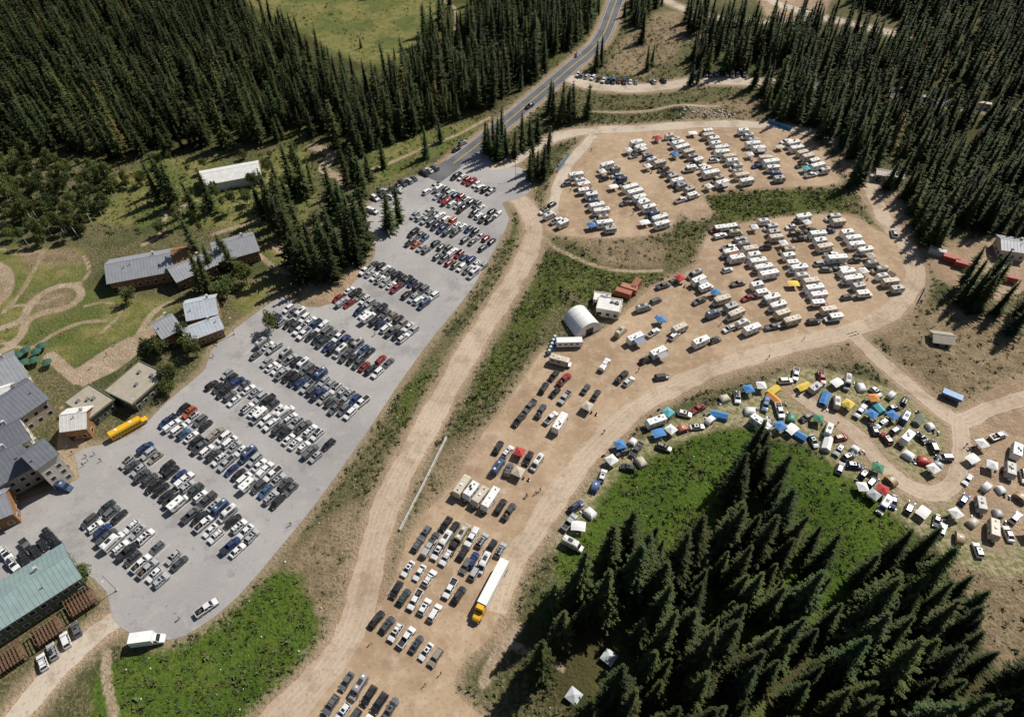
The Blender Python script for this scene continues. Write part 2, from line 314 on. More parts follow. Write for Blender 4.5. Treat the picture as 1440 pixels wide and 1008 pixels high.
def resamp(pl,st=2.0):
    P=np.array(pl); d=np.r_[0,np.cumsum(np.linalg.norm(np.diff(P,axis=0),axis=1))]; s=np.arange(0,d[-1],st)
    return np.stack([np.interp(s,d,P[:,0]),np.interp(s,d,P[:,1])],1)
def ribbon(name,pl,hw,z,mat,wob=.6):
    pl=resamp(pl); n=len(pl); s=np.arange(n)*2.0
    w=lambda q:wob*(np.sin(s*.21+q)+.6*np.sin(s*.53+q*2)+.5*np.sin(s*1.1+q*3))*.5
    hw=hw*K; V,F=ribmesh(pl,-hw+w(1.3),hw+w(4.1),z); return obj(name,npmesh(name,V,F,mat))
sheet('dirt_parking_lot',LOTA,.012,M_dirt); sheet('dirt_parking_lot',LOTB,.012,M_dirt)
ribbon('dirt_road',ROAD1,3.3,.022,M_road); ribbon('dirt_road',ROAD2,2.9,.022,M_road); ribbon('dirt_road',ROAD3,2.3,.03,M_road); ribbon('dirt_road',ROAD4,2.1,.034,M_road)
ribbon('gravel_road',ROADN,2.8,.042,M_gravel); ribbon('gravel_road',ROADV,2.0,.048,M_gravel); ribbon('gravel_road',ROADG,3.6,.026,M_gravel)
ribbon('forest_road',ROADE,3.2,.032,M_hwy); ribbon('dirt_road',ROADT,2.6,.03,M_gravel); ribbon('dirt_road',ROADT2,3.5,.036,M_gravel); ribbon('dirt_road',ROADSW,2.4,.03,M_gravel)
sheet('asphalt_parking_lot',ASPH,.06,M_asph)
ribbon('highway',HWY[:-4],4.2,.075,M_hwy,.05)
def lines(name,specs,mat):
    mv=[];mf=[];k=0
    for rd,o0,o1,z in specs:
        V,F=ribmesh(resamp(rd,2.0),o0,o1,z); mv.append(V); mf.append(F+k); k+=len(V)
    obj(name,npmesh(name,np.concatenate(mv),np.concatenate(mf),mat))
lines('road_edge_line',[(HWY[:-8],-4.4,-4.2,.082),(HWY[:-8],4.2,4.4,.082)],M_line)
lines('road_centre_line',[(HWY[:-8],-.3,-.12,.082),(HWY[:-8],.12,.3,.082)],M_yline)
lines('wheel_tracks',[(rd,o*K-.16,o*K+.16,zz) for rd,zz in ((ROAD1,.03),(ROAD2,.03),(ROAD3,.04),(ROAD4,.042)) for o in (-1.9,-.7,.9,2.0)],mat_sheet('wheel_track_mat','gravel'))
# ------------------------------------------------------------------ vehicles
def lower(mb,W,zb,st,mat):
    rs=[]
    for x,zt,wf in st:
        w=W/2*wf
        rs.append([(x,-w*.86,zb),(x,-w,zb+.2),(x,-w,zt-.16),(x,-w*.9,zt-.02),(x,-w*.5,zt+.02),(x,w*.5,zt+.02),(x,w*.9,zt-.02),(x,w,zt-.16),(x,w,zb+.2),(x,w*.86,zb)])
    mb.loft(rs,mat)
def house(mb,xf,xr,zb,wb,rf,rr,zt,wt,mat,seg=(0,.05,.46,.53,.94,1),roof=None,sun=False):
    def side(y0,y1):
        for a,b,i in zip(seg[:-1],seg[1:],range(9)):
            m=mat if i%2==0 else M_glass
            L=lambda p,q,t:p+(q-p)*t
            mb.quad([(L(xf,xr,a),y0,zb),(L(xf,xr,b),y0,zb),(L(rf,rr,b),y1,zt),(L(rf,rr,a),y1,zt)],m)
    side(wb,wt); side(-wb,-wt)
    for x0,x1 in ((xf,rf),(xr,rr)):
        for a,b,m in ((-1,-.92,mat),(-.92,.92,M_glass),(.92,1,mat)):
            mb.quad([(x0,wb*a,zb),(x0,wb*b,zb),(x1,wt*b,zt),(x1,wt*a,zt)],m)
    r=roof or mat
    mb.loft([[(rf,-wt,zt),(rr,-wt,zt),(rr,wt,zt),(rf,wt,zt)],[(rf-.12,-wt+.12,zt+.06),(rr+.12,-wt+.12,zt+.06),(rr+.12,wt-.12,zt+.06),(rf-.12,wt-.12,zt+.06)]],r)
    if sun: mb.box(rf-.95,rf-.3,-wt+.25,wt-.25,zt+.055,zt+.075,M_glass)
def lights(mb,xf,xr,w,z):
    for s in (-1,1):
        mb.box(xf-.12,xf+.01,s*w-.18 if s>0 else -w-.0,s*w if s>0 else -w+.18,z-.08,z+.08,M_lamp)
        mb.box(xr-.01,xr+.12,s*w-.16 if s>0 else -w,s*w if s>0 else -w+.16,z-.05,z+.15,M_red)
def mirrors(mb,x,w,z):
    for s in (-1,1): mb.box(x-.1,x+.08,s*(w+.1)-.1,s*(w+.1)+.1,z,z+.15,M_trim)
V={}
def sedan(sun=False):
    mb=MB(); lower(mb,1.84,.22,[(2.38,.6,.78),(2.25,.72,.93),(1.6,.86,1),(.95,.96,1),(-1.6,1.0,1),(-2.2,.95,.95),(-2.38,.72,.84)],M_paint)
    house(mb,1.15,-1.85,.96,.84,.35,-1.0,1.42,.62,M_paint,sun=sun)
    for x in (1.42,-1.4):
        for y in (.8,-.8): mb.wheel(x,y,.33)
    lights(mb,2.28,-2.3,.82,.68); mirrors(mb,.9,.88,.98); mb.box(2.3,2.4,-.5,.5,.35,.55,M_trim); return mb.mesh('sedan_body')
def suv(L=4.8,H=1.75,sun=False,rack=False,box=False):
    h=L/2;mb=MB(); lower(mb,1.94,.28,[(h,.72,.84),(h-.12,.9,.96),(h-.8,1.06,1),(h-1.25,1.12,1),(-h+.3,1.12,1),(-h+.05,1.0,.96),(-h,.8,.9)],M_paint)
    house(mb,h-1.15,-h+.12,1.1,.9,h-1.85,-h+.5,H-.06,.7,M_paint,seg=(0,.04,.36,.4,.68,.72,.96,1),sun=sun)
    for x in (h-.95,-h+.95):
        for y in (.84,-.84): mb.wheel(x,y,.37)
    lights(mb,h-.05,-h+.02,.88,.84); mirrors(mb,h-1.4,.94,1.12); mb.box(h-.03,h+.03,-.55,.55,.45,.75,M_trim)
    if rack:
        for s in (-.6,.6): mb.box(-h+.8,h-2.1,s-.03,s+.03,H,H+.08,M_trim)
        for x in (-1.2,0,): mb.box(x-.04,x+.04,-.62,.62,H+.08,H+.11,M_trim)
    if box: mb.loft([[(h-2.2,-.35,H+.12),(h-2.2,.35,H+.12),(h-2.2,.3,H+.3),(h-2.2,-.3,H+.3)],[(-h+1.2,-.35,H+.12),(-h+1.2,.35,H+.12),(-h+1.2,.3,H+.48),(-h+1.2,-.3,H+.48)],[(-h+.8,-.25,H+.14),(-h+.8,.25,H+.14),(-h+.8,.2,H+.4),(-h+.8,-.2,H+.4)]],M_trim)
    return mb.mesh('suv_body')
def pickup(top=None):
    mb=MB(); W=2.0
    lower(mb,W,.42,[(2.95,.85,.86),(2.85,1.05,.96),(2.1,1.18,1),(1.6,1.22,1),(-.75,1.22,1)],M_paint)
    lower(mb,W,.42,[(-.78,.98,1),(-2.8,.98,1),(-2.9,.95,.96)],M_paint)
    for s in (-1,1): mb.box(-2.88,-.78,s*.98 if s<0 else .86,-.86 if s<0 else .98,.93,1.3,M_paint)
    mb.box(-2.92,-2.8,-.86,.86,.93,1.28,M_paint); mb.box(-2.79,-.8,-.855,.855,1.0,1.03,M_trim)
    house(mb,1.7,-.85,1.2,.93,.95,-.6,1.84,.72,M_paint)
    for x in (1.95,-1.85):
        for y in (.88,-.88): mb.wheel(x,y,.42,.28)
    lights(mb,2.9,-2.9,.9,.98); mirrors(mb,1.35,1.0,1.2); mb.box(2.88,2.99,-.6,.6,.6,.95,M_trim); mb.box(2.7,3.05,-.95,.95,.42,.58,M_chr); mb.box(-3.05,-2.9,-.9,.9,.45,.6,M_chr)
    if top=='shell':
        mb.loft([[(-2.88,-.96,1.3),(-.8,-.96,1.3),(-.8,.96,1.3),(-2.88,.96,1.3)],[(-2.78,-.8,1.8),(-.86,-.8,1.8),(-.86,.8,1.8),(-2.78,.8,1.8)],[(-2.6,-.6,1.86),(-1,-.6,1.86),(-1,.6,1.86),(-2.6,.6,1.86)]],M_paint)
        for s in (-1,1): mb.quad([(-2.6,s*.95,1.4),(-1.1,s*.95,1.4),(-1.1,s*.87,1.7),(-2.6,s*.87,1.7)],M_glass)
    if top=='cargo':
        for i in range(9):
            x=R.uniform(-2.5,-1.2);y=R.uniform(-.6,.3);mb.box(x,x+R.uniform(.3,.7),y,y+R.uniform(.3,.5),1.04+.002*i,1.15+R.uniform(.1,.4),R.choice([M_trim,M_white,M_wood,M_red]))
    return mb.mesh('pickup_body')
def camper_on_truck():
    mb=MB(); mb.merge(pickup())
    mb.loft([[(-3.3,-1.05,1.05),(-.75,-1.05,1.05),(-.75,1.05,1.05),(-3.3,1.05,1.05)],[(-3.3,-1.08,2.6),(-.75,-1.08,2.6),(-.75,1.08,2.6),(-3.3,1.08,2.6)]],M_rv)
    mb.box(-.74,1.3,-1.05,1.05,1.95,2.6,M_rv,tx=.1); mb.box(-2.2,-1.6,-.35,.35,2.61,2.85,M_white); mb.box(-.6,0,-.3,.3,2.61,2.68,M_trim)
    for s in (-1,1): mb.box(-2.4,-1.4,s*1.08-.01,s*1.08+.01,1.7,2.2,M_glass)
    return mb.mesh('truck_camper')
def minivan():
    mb=MB(); lower(mb,1.96,.26,[(2.55,.65,.8),(2.4,.82,.94),(1.7,1.0,1),(1.3,1.06,1),(-2.35,1.08,1),(-2.52,.8,.94)],M_paint)
    house(mb,1.65,-2.42,1.06,.92,.65,-2.1,1.72,.74,M_paint,seg=(0,.06,.34,.38,.66,.7,.97,1))
    for x in (1.55,-1.5):
        for y in (.85,-.85): mb.wheel(x,y,.35)
    lights(mb,2.42,-2.48,.88,.8); mirrors(mb,1.2,.95,1.06); return mb.mesh('minivan_body')
def campervan():
    mb=MB()
    def ring(x,zt,w): return [(x,-w*.9,.35),(x,-w,.6),(x,-w,zt*.62),(x,-w*.9,zt-.12),(x,-w*.7,zt),(x,w*.7,zt),(x,w*.9,zt-.12),(x,w,zt*.62),(x,w,.6),(x,w*.9,.35)]
    mb.loft([ring(2.95,.9,.85),ring(2.8,1.15,.95),ring(2.1,1.3,1.0)],M_paint)
    mb.loft([ring(2.1,1.32,1.0),ring(1.3,2.55,1.0),ring(.9,2.68,1.0),ring(-2.9,2.68,1.0),ring(-2.98,2.5,.97)],M_paint)
    mb.quad([(2.08,-.8,1.42),(2.08,.8,1.42),(1.5,.72,2.3),(1.5,-.72,2.3)],M_glass)
    for s in (-1,1):
        mb.box(.9,1.6,s*1.005-.01,s*1.005+.01,1.3,1.68,M_glass); mb.box(-2.6,.4,s*1.003-.01,s*1.003+.01,1.3,1.68,M_glass)
        for x in (2.0,-1.8): mb.wheel(x,s*.88,.37)
    mb.box(-1.6,-.2,-.55,.55,2.69,2.74,M_trim); mb.box(-2.6,-2.0,-.3,.3,2.69,2.86,M_white); mb.box(.2,.6,-.25,.25,2.69,2.76,M_white)
    mb.box(-2.4,.6,1.01,1.14,2.38,2.5,M_trim)
    lights(mb,2.9,-2.96,.88,.95); mirrors(mb,1.7,1.05,1.35); return mb.mesh('campervan_body')
def rvbox(mb,x0,x1,w,z0,z1,m,sl=.35):
    mb.loft([[(x0,y*w,z0) for y in (-1,1)]+[(x1-sl*.4,w,z0),(x1-sl*.4,-w,z0)],[(x0,-w,z0+.9),(x0,w,z0+.9),(x1,w,z0+.9),(x1,-w,z0+.9)],[(x0,-w,z1-.12),(x0,w,z1-.12),(x1-sl,w,z1-.12),(x1-sl,-w,z1-.12)],[(x0+.12,-w+.14,z1),(x0+.12,w-.14,z1),(x1-sl-.12,w-.14,z1),(x1-sl-.12,-w+.14,z1)]],m)
def roofstuff(mb,x0,x1,z,v=0):
    mb.box((x0+x1)/2-.4,(x0+x1)/2+.4,-.35,.35,z,z+.28,M_white if v!=1 else M_trim,tx=.08,ty=.08)
    mb.box(x0+.8,x0+1.2,-.2,.2,z,z+.1,M_trim); mb.box(x1-1.9,x1-1.5,-.2,.2,z,z+.12,M_lamp)
    if v!=2: mb.box(x0+1.6,x0+2.6,-.9,-.3,z+.01,z+.04,M_glass)
    mb.cyl((x1-1.1,.6,z+.08),2,.08,.16,M_lamp,8)
GREYRV=simple('rv_grey',(.4,.39,.37),.5,0,.1,.7); TANRV=simple('rv_tan',(.55,.48,.38),.5,0,.1,.7)
def trailer(L=7,m=None,v=0,H=2.95):
    m=m or M_rv
    mb=MB();h=L/2; rvbox(mb,-h,h,1.2,.5,H,m,.5)
    for s in (-1,1):
        for x in (-.4,.5): mb.wheel(x,s*1.1,.34)
        mb.box(-h+.3,h-.6,s*1.2-.012,s*1.2+.012,1.05,1.3,M_stripe)
        for x in (-h+.8,-.4,h-1.7): mb.box(x,x+.8,s*1.205-.015,s*1.205+.015,1.6,2.15,M_glass)
    mb.box(h-2.7,h-2.1,-1.225,-1.2,.7,2.3,M_white)
    mb.loft([[(h-.1,-.6,.5),(h-.1,.6,.5),(h-.1,.6,.58),(h-.1,-.6,.58)],[(h+1.1,-.05,.5),(h+1.1,.05,.5),(h+1.1,.05,.58),(h+1.1,-.05,.58)]],M_trim)
    mb.cyl((h+.3,.14,.8),2,.15,.4,M_white,10); mb.cyl((h+.3,-.18,.8),2,.15,.4,M_white,10)
    roofstuff(mb,-h,h,H,v); mb.cyl((0,-1.28,H-.2),0,.07,L*.5,M_trim,8)
    return mb.mesh('travel_trailer_body')
def teardrop():
    mb=MB(); pr=[]
    for i in range(13):
        a=math.pi*i/12; pr.append((1.9*math.cos(a),.5+1.35*math.sin(a)**.7))
    mb.loft([[(x,y,z) for x,z in pr] for y in (-.95,.95)],M_stripe)
    for s in (-1,1): mb.wheel(-.2,s*1.02,.34); mb.box(-.1,.6,s*.955-.01,s*.955+.01,1.0,1.4,M_glass)
    mb.box(1.8,3.0,-.05,.05,.5,.58,M_trim); mb.box(-.4,.1,-.25,.25,1.84,1.92,M_white); return mb.mesh('teardrop')
def trailer_awn():
    mb=MB(); mb.merge(trailer(6.4))
    mb.loft([[(-1.8,-1.23,2.7),(1.8,-1.23,2.7),(1.8,-1.23,2.73),(-1.8,-1.23,2.73)],[(-1.8,-3.3,2.3),(1.8,-3.3,2.3),(1.8,-3.3,2.33),(-1.8,-3.3,2.33)]],M_stripe)
    for x in (-1.75,1.75): mb.cyl((x,-3.28,1.15),2,.03,2.3,M_trim,6)
    return mb.mesh('awning_trailer_body')
def motorhome(L=7.6,m=None,v=0):
    m=m or M_rv
    mb=MB();h=L/2; rvbox(mb,-h,h-1.6,1.18,.5,3.05,m,.05)
    mb.loft([[(h-1.65,-1.12,2.0),(h-1.65,1.12,2.0),(h-1.65,1.12,3.0),(h-1.65,-1.12,3.0)],[(h-.6,-1.05,2.05),(h-.6,1.05,2.05),(h-.75,1.0,2.85),(h-.75,-1.0,2.85)]],m)
    lower(mb,2.0,.45,[(h,.95,.84),(h-.15,1.12,.95),(h-.7,1.3,1),(h-1.7,1.35,1)],M_paint)
    house(mb,h-.75,h-1.62,1.3,.94,h-1.2,h-1.62,2.03,.85,M_paint,seg=(0,.1,.85,1))
    for s in (-1,1):
        for x in (h-.95,-h+1.9): mb.wheel(x,s*1.0,.4,.3)
        mb.box(-h+.2,h-1.8,s*1.18-.012,s*1.18+.012,1.1,1.4,M_stripe)
        for x in (-h+.6,-.9,): mb.box(x,x+1.0,s*1.185-.015,s*1.185+.015,1.7,2.3,M_glass)
    roofstuff(mb,-h,h-1.2,3.05,v); lights(mb,h-.03,-h,.9,1.0); return mb.mesh('motorhome_body')
def camp_clutter(mb,x,y):
    for i in range(3): a=x+R.uniform(-1,1);b=y+R.uniform(-1,1); mb.box(a,a+.5,b,b+.5,0,.42,M_trim); mb.box(a,a+.06,b,b+.5,.42,.85,M_trim)
    mb.box(x-.3,x+.3,y+1.2,y+1.6,0,.4,M_white)
def canopy():
    mb=MB();w=1.55
    for x in (-w,w):
        for y in (-w,w): mb.cyl((x*.97,y*.97,1.05),2,.03,2.1,M_chr,6)
    mb.loft([[(-w,-w,1.95),(w,-w,1.95),(w,w,1.95),(-w,w,1.95)],[(-w,-w,2.2),(w,-w,2.2),(w,w,2.2),(-w,w,2.2)],[(-w*.45,-w*.45,2.62),(w*.45,-w*.45,2.62),(w*.45,w*.45,2.62),(-w*.45,w*.45,2.62)],[(-.03,-.03,3.0),(.03,-.03,3.0),(.03,.03,3.0),(-.03,.03,3.0)]],M_fabric,False)
    mb.box(-.8,.7,-.4,.3,.68,.74,M_white); mb.box(-.75,-.7,-.35,.25,0,.68,M_trim); mb.box(.6,.65,-.35,.25,0,.68,M_trim); camp_clutter(mb,0,2.2)
    return mb.mesh('canopy_tent')
def dome(a=1.25,b=1.1,h=1.25):
    mb=MB(); n=16
    def ring(k,m):
        t=k/m*math.pi/2*.97; r=math.cos(t)**.8; out=[]
        for i in range(n):
            an=2*math.pi*i/n; sq=1/max(abs(math.cos(an)),abs(math.sin(an)))**.62; rib=1.0 if i%4==2 else .93
            out.append((a*r*sq*rib*math.cos(an),b*r*sq*rib*math.sin(an),h*math.sin(t)))
        return out
    mb.loft([ring(k,4) for k in range(5)],M_fabric)
    fl=[ring(.9*k,4) for k in (2,3,4)]; mb.loft([[(x*1.12,y*1.12,z+.06) for x,y,z in r] for r in fl],M_stripe)
    mb.quad([(a*1.02,-.35,.05),(a*1.02,.35,.05),(a*.85,.22,.75),(a*.85,-.22,.75)],M_trim); camp_clutter(mb,2.2,0); return mb.mesh('dome_tent')
def cabin(L=2.0,W=1.4,H=1.9):
    mb=MB(); mb.loft([[(x,-W,0),(x,-W*.88,H*.62),(x,0,H),(x,W*.88,H*.62),(x,W,0)] for x in (-L,L)],M_fabric)
    mb.loft([[(L,-W*.9,H*.62),(L,0,H*.98),(L,W*.9,H*.62),(L,0,H*.9)],[(L+1.3,-W*.8,H*.55),(L+1.3,0,H*.8),(L+1.3,W*.8,H*.55),(L+1.3,0,H*.76)]],M_fabric)
    mb.quad([(L+.01,-.4,.05),(L+.01,.4,.05),(L+.01,.35,1.4),(L+.01,-.35,1.4)],M_trim); camp_clutter(mb,L+2.2,.6); return mb.mesh('cabin_tent')
def flattarp():
    mb=MB(); pts=[[(-2+i*1.0,-1.5+j*1.0,2.1-.12*((i-2)**2)*.5-.1*(j-1.5)**2) for j in range(4)] for i in range(5)]
    mb.loft([[p for p in r] for r in pts],M_fabric,False,False)
    for x in (-1.95,1.95):
        for y in (-1.45,1.45): mb.cyl((x,y,.85),2,.03,1.7,M_trim,6)
    camp_clutter(mb,0,0); return mb.mesh('tarp')
V['sedan']=[sedan(),sedan(True)]; V['suv']=[suv(4.8,1.78),suv(4.95,1.85,True,True),suv(4.7,1.75,False,True,True)]; V['cross']=[suv(4.45,1.62,True),suv(4.6,1.6,False,True)]
V['pickup']=[pickup(),pickup('shell'),pickup('cargo')]; V['minivan']=[minivan()]; V['cvan']=[campervan()]; V['truckcamper']=[camper_on_truck()]
V['trailer']=[trailer(7),trailer(5.4,None,1),trailer_awn(),trailer(6.2,TANRV,2),trailer(5,GREYRV,1,2.6),trailer(7.8,None,2,3.1)]; V['teardrop']=[teardrop()]; V['motorhome']=[motorhome(),motorhome(6.8,None,1),motorhome(7.2,TANRV,2)]
V['canopy']=[canopy()]; V['dome']=[dome(1.5,1.3,1.4),dome(1.9,1.5,1.6)]; V['cabin']=[cabin(),cabin(1.7,1.4,1.7)]; V['tarp']=[flattarp()]
NAMES=dict(sedan='parked_car',suv='parked_suv',cross='parked_car',pickup='pickup_truck',minivan='minivan',cvan='camper_van',truckcamper='truck_camper',trailer='travel_trailer',motorhome='motorhome',canopy='canopy_tent',dome='dome_tent',cabin='cabin_tent',tarp='tarp_shelter',teardrop='teardrop_trailer')
CC=[((.75,.75,.74),29),((.02,.02,.022),19),((.12,.125,.13),14),((.4,.41,.42),14),((.06,.065,.07),9),((.28,.018,.015),5.5),((.015,.04,.14),4.5),((.05,.12,.26),2.2),((.28,.25,.2),2),((.04,.06,.05),1.5),((.5,.1,.03),.5)]
TC=[((.75,.75,.73),8),((.06,.22,.5),3.2),((.65,.27,.06),1.6),((.15,.17,.13),1.5),((.4,.41,.42),3),((.06,.22,.13),1.3),((.7,.52,.08),1.4),((.5,.45,.36),2.5),((.1,.4,.45),.9),((.45,.04,.04),.6)]
def pick(t): return R.choices([a for a,_ in t],[b for _,b in t])[0]
MIX=dict(cars=dict(sedan=18,suv=30,cross=25,pickup=18,minivan=4,cvan=4,truckcamper=1),
 big=dict(trailer=40,motorhome=20,cvan=16,truckcamper=10,pickup=8,canopy=4),
 small=dict(pickup=32,suv=24,cross=10,cvan=8,canopy=12,teardrop=4,tarp=5,truckcamper=5),
 mix=dict(trailer=8,motorhome=5,cvan=12,pickup=22,suv=22,cross=14,sedan=6,canopy=9,truckcamper=4),
 camp=dict(dome=15,cabin=12,tarp=5,canopy=19,suv=17,cross=13,pickup=14,cvan=8,trailer=7,sedan=3,teardrop=4,truckcamper=2),
 white=dict(trailer=22,motorhome=16,cvan=20,pickup=18,suv=14,canopy=10))
LEN=dict(sedan=2,suv=2.1,cross=2,pickup=2.6,minivan=2.2,cvan=2.7,truckcamper=2.8,trailer=3.6,motorhome=3.6,canopy=1.2,dome=1.0,cabin=1.6,tarp=1.4,teardrop=1.6)
placed=[]
def hits(x,y,rot,l,m):
    c,s=math.cos(rot),math.sin(rot)
    P=[(x+c*l*t,y+s*l*t) for t in (-.8,0,.8)]
    for (a,b,r2,l2) in placed:
        if abs(a-x)>9 or abs(b-y)>9: continue
        c2,s2=math.cos(r2),math.sin(r2)
        for t in (-.8,0,.8):
            qx,qy=a+c2*l2*t,b+s2*l2*t
            for px,py in P:
                if (px-qx)**2+(py-qy)**2<m*m: return True
    return False
def veh(kind,x,y,rot,var=None,color=None,z=.05,chk=0):
    if chk and hits(x,y,rot,LEN[kind],chk): return
    placed.append((x,y,rot,LEN[kind]))
    me=R.choice(V[kind]) if var is None else V[kind][var]
    if color is None:
        if kind in('canopy','dome','cabin','tarp'): color=pick(TC)
        elif kind in('trailer','teardrop'): color=R.choice([(.15,.15,.17),(.3,.2,.1),(.05,.1,.25),(.35,.1,.05),(.5,.5,.5),(.7,.7,.68)])
        elif kind in('motorhome',): color=R.choice([(.72,.72,.7),(.72,.72,.7),(.3,.25,.2)])
        elif kind=='cvan': color=R.choice([(.72,.72,.7)]*3+[(.3,.3,.3),(.45,.4,.3),(.05,.1,.2)])
        else: color=pick(CC)
    j=R.uniform(.97,1.06)
    return obj(NAMES[kind],me,(x,y,z),rot,j,color)
LINES=[]
def row(a,b,mix='cars',sp=2.85,fill=.94,off=0,lines=False,jit=.5,z=.065,ja=.035,chk=0):
    A=G(a);B=G(b);d=B-A;L=d.length;d.normalize();n=Vector((-d.y,d.x,0)); k=max(1,round(L/sp)); ang=math.atan2(n.y,n.x)
    for i in range(k+1):
        p=A+d*(L*i/k)+n*off
        if lines:
            q=p-d*(sp/2); LINES.append((q-n*2.5,q+n*2.5))
        if R.random()>fill: continue
        kd=pick(list(MIX[mix].items()))
        p=p+n*R.uniform(-jit,jit)+d*R.uniform(-.2,.2)
        veh(kd,p.x,p.y,ang+(math.pi if R.random()<.5 else 0)+R.gauss(0,ja),z=z,chk=chk)
def block(a,b,mix='cars',sp=2.85,fill=.94,o=2.8,**k):
    row(a,b,mix,sp,fill,o,**k); row(a,b,mix,sp,fill,-o,**k)
for a,b in [((140,724),(240,806)),((192,642),(345,766)),((248,585),(402,698)),((310,535),(455,635)),((362,490),(500,577)),((398,443),(538,520)),((484,416),(575,472)),((520,378),(604,424))]:
    block(a,b,lines=True)
for a,b in [((576,334),(672,382)),((590,300),(686,346)),((606,268),(694,308))]: block(a,b,sp=3.0,lines=True,fill=.88)
row((636,246),(690,272),fill=.85)
row((528,280),(612,238),sp=3.2); row((524,298),(560,270),sp=6,fill=.6)
def rvcol(a,b,f=.9):
    row(a,b,'big',4.0,f,2.2,jit=.7,z=.02,ja=.05,chk=2.1); row(a,b,'small',4.0,f*.85,-4.0,jit=.8,z=.02,ja=.08,chk=2.1)
for a,b in [((806,252),(850,328)),((850,238),(925,322)),((888,208),(968,280)),((935,197),(1008,264)),((985,190),(1044,260)),((1040,190),(1090,256)),((1100,203),(1150,246))]: rvcol(a,b,.95)
row((765,300),(790,320),'mix',sp=4)
for a,b in [((1022,324),(1070,392)),((1068,316),(1160,452)),((1118,312),(1205,418)),((1164,310),(1250,412)),((968,392),(1048,470)),((1018,362),(1100,458))]: rvcol(a,b,.96)
# south dirt lot
row((531,872),(612,928),sp=3.1,fill=.95,z=.02); row((556,832),(628,868),sp=3.1,fill=.9,z=.02); row((575,800),(646,838),sp=3.1,z=.02,fill=.95); row((590,765),(668,806),sp=3,z=.02,fill=.5); row((597,752),(680,794),sp=3.1,z=.02); row((614,732),(704,776),sp=3.0,z=.02)
row((650,688),(716,722),'white',sp=3.4,z=.02,ja=.05); row((668,676),(726,706),'mix',sp=3.8,fill=.6,z=.02,chk=2.2); block((695,640),(750,664),'mix',sp=3.6,o=3,z=.02,fill=.95,ja=.08,chk=2.1); block((738,582),(782,606),'mix',sp=3.6,o=3,z=.02,fill=.85,ja=.08,chk=2.1)
block((772,538),(832,566),'mix',sp=3.6,o=3.4,z=.02,fill=.85,ja=.1,chk=2.1); block((478,975),(540,1015),sp=3,z=.02)
for px,kd,dg in [((850,515),'pickup',60),((874,532),'pickup',50),((884,538),'suv',45),((873,469),'cvan',50),((893,480),'trailer',30),((928,455),'canopy',10),((918,470),'pickup',40),((955,466),'trailer',30),((948,474),'suv',45),((985,485),'motorhome',28),((925,500),'trailer',30),((908,508),'suv',30),((905,436),'cvan',20),((922,425),'minivan',30),((932,404),'pickup',25),((945,398),'sedan',25),((292,856),'pickup',42),((90,686),'cvan',-15),((1256,330),'suv',80),((1005,480),'suv',25),((930,532),'suv',10),((776,290),'suv',45),((790,316),'pickup',80),((812,79),'suv',55),((745,151),'pickup',50),((642,212),'sedan',45),((651,203),'suv',45),((1402,615),'pickup',20),((788,512),'motorhome',-20)]:
    q=G(px); veh(kd,q.x,q.y,math.radians(dg),color=(.72,.72,.71) if px==(292,856) else None,z=.085 if kd in('sedan','suv','pickup') and px[1]<220 else .066 if px[0]<720 else .02)
def along(px,sp,mix,fill=.9,perp=False,off=0,z=.03,rnd=.06,chk=0,lat=.6):
    W=smooth(GP(px),8); d=0; nxt=0
    for a,b in zip(W[:-1],W[1:]):
        a=Vector(a);b=Vector(b);l=(b-a).length;t=(b-a).normalized() if l>0 else Vector((1,0))
        while nxt<d+l:
            p=a+t*(nxt-d); nrm=Vector((-t.y,t.x)); p=p+nrm*(off+R.uniform(-lat,lat)); nxt+=sp*R.uniform(.85,1.2)
            if R.random()<fill:
                kd=pick(list(MIX[mix].items())); veh(kd,p.x,p.y,math.atan2(t.y,t.x)+(math.pi/2 if perp else 0)+R.gauss(0,rnd)+(math.pi if R.random()<.5 else 0),z=z,chk=chk)
        d+=l
along([(812,108),(850,116),(900,119)],3.0,'cars',.95,True,1); along([(905,118),(950,113)],6,'cars',.5,True); along([(975,107),(1010,106),(1052,107)],3,'cars',.9,True)
along([(1265,131),(1330,146),(1440,164)],6.5,'white',.85,False,1.5,.04)
# camp
for px,sp,pr in [([(790,752),(815,712),(845,672),(880,640),(940,612),(1010,590),(1060,582)],4.6,False),([(800,765),(830,715),(862,672),(900,645),(960,612),(1000,602)],5,True),([(870,630),(930,592),(1000,570),(1060,552),(1110,540)],4.8,False),
  ([(1118,530),(1180,540),(1240,552),(1290,572)],4.0,True),([(1130,548),(1190,570),(1240,598),(1280,625)],3.6,True),([(1215,575),(1270,590),(1320,605)],3.7,True),([(1160,560),(1215,590),(1262,630),(1300,655)],4.2,False),
  ([(1060,592),(1110,605),(1150,622),(1195,645),(1240,690),(1275,715),(1320,735)],3.5,True),([(1075,575),(1120,588),(1165,606),(1210,635)],3.8,True),([(1260,600),(1310,625),(1325,655),(1305,670)],3.7,True),([(1180,660),(1215,690),(1250,715)],3.8,True),([(1085,560),(1140,590),(1190,620),(1230,660),(1265,695)],4.0,False),([(1240,590),(1285,610),(1310,640)],3.8,False),([(1225,565),(1285,582)],3.5,False),([(1245,610),(1290,648)],3.5,False),([(1040,582),(1075,605)],3.5,False),
  ([(1365,645),(1400,660),(1440,672)],4.4,True),([(1360,672),(1400,688),(1445,700)],4.4,True),([(1355,700),(1395,718),(1445,728)],4.4,True),([(1340,722),(1395,745),(1445,752)],4.6,True),([(1300,738),(1350,765),(1420,775)],4.6,True),([(1375,625),(1440,640)],4.6,True),([(1370,658),(1440,688)],4.5,False),([(1365,712),(1440,742)],4.5,False)]:
    along(px,sp,'camp',.98,pr,0,.02,.45,1.65,1.4)
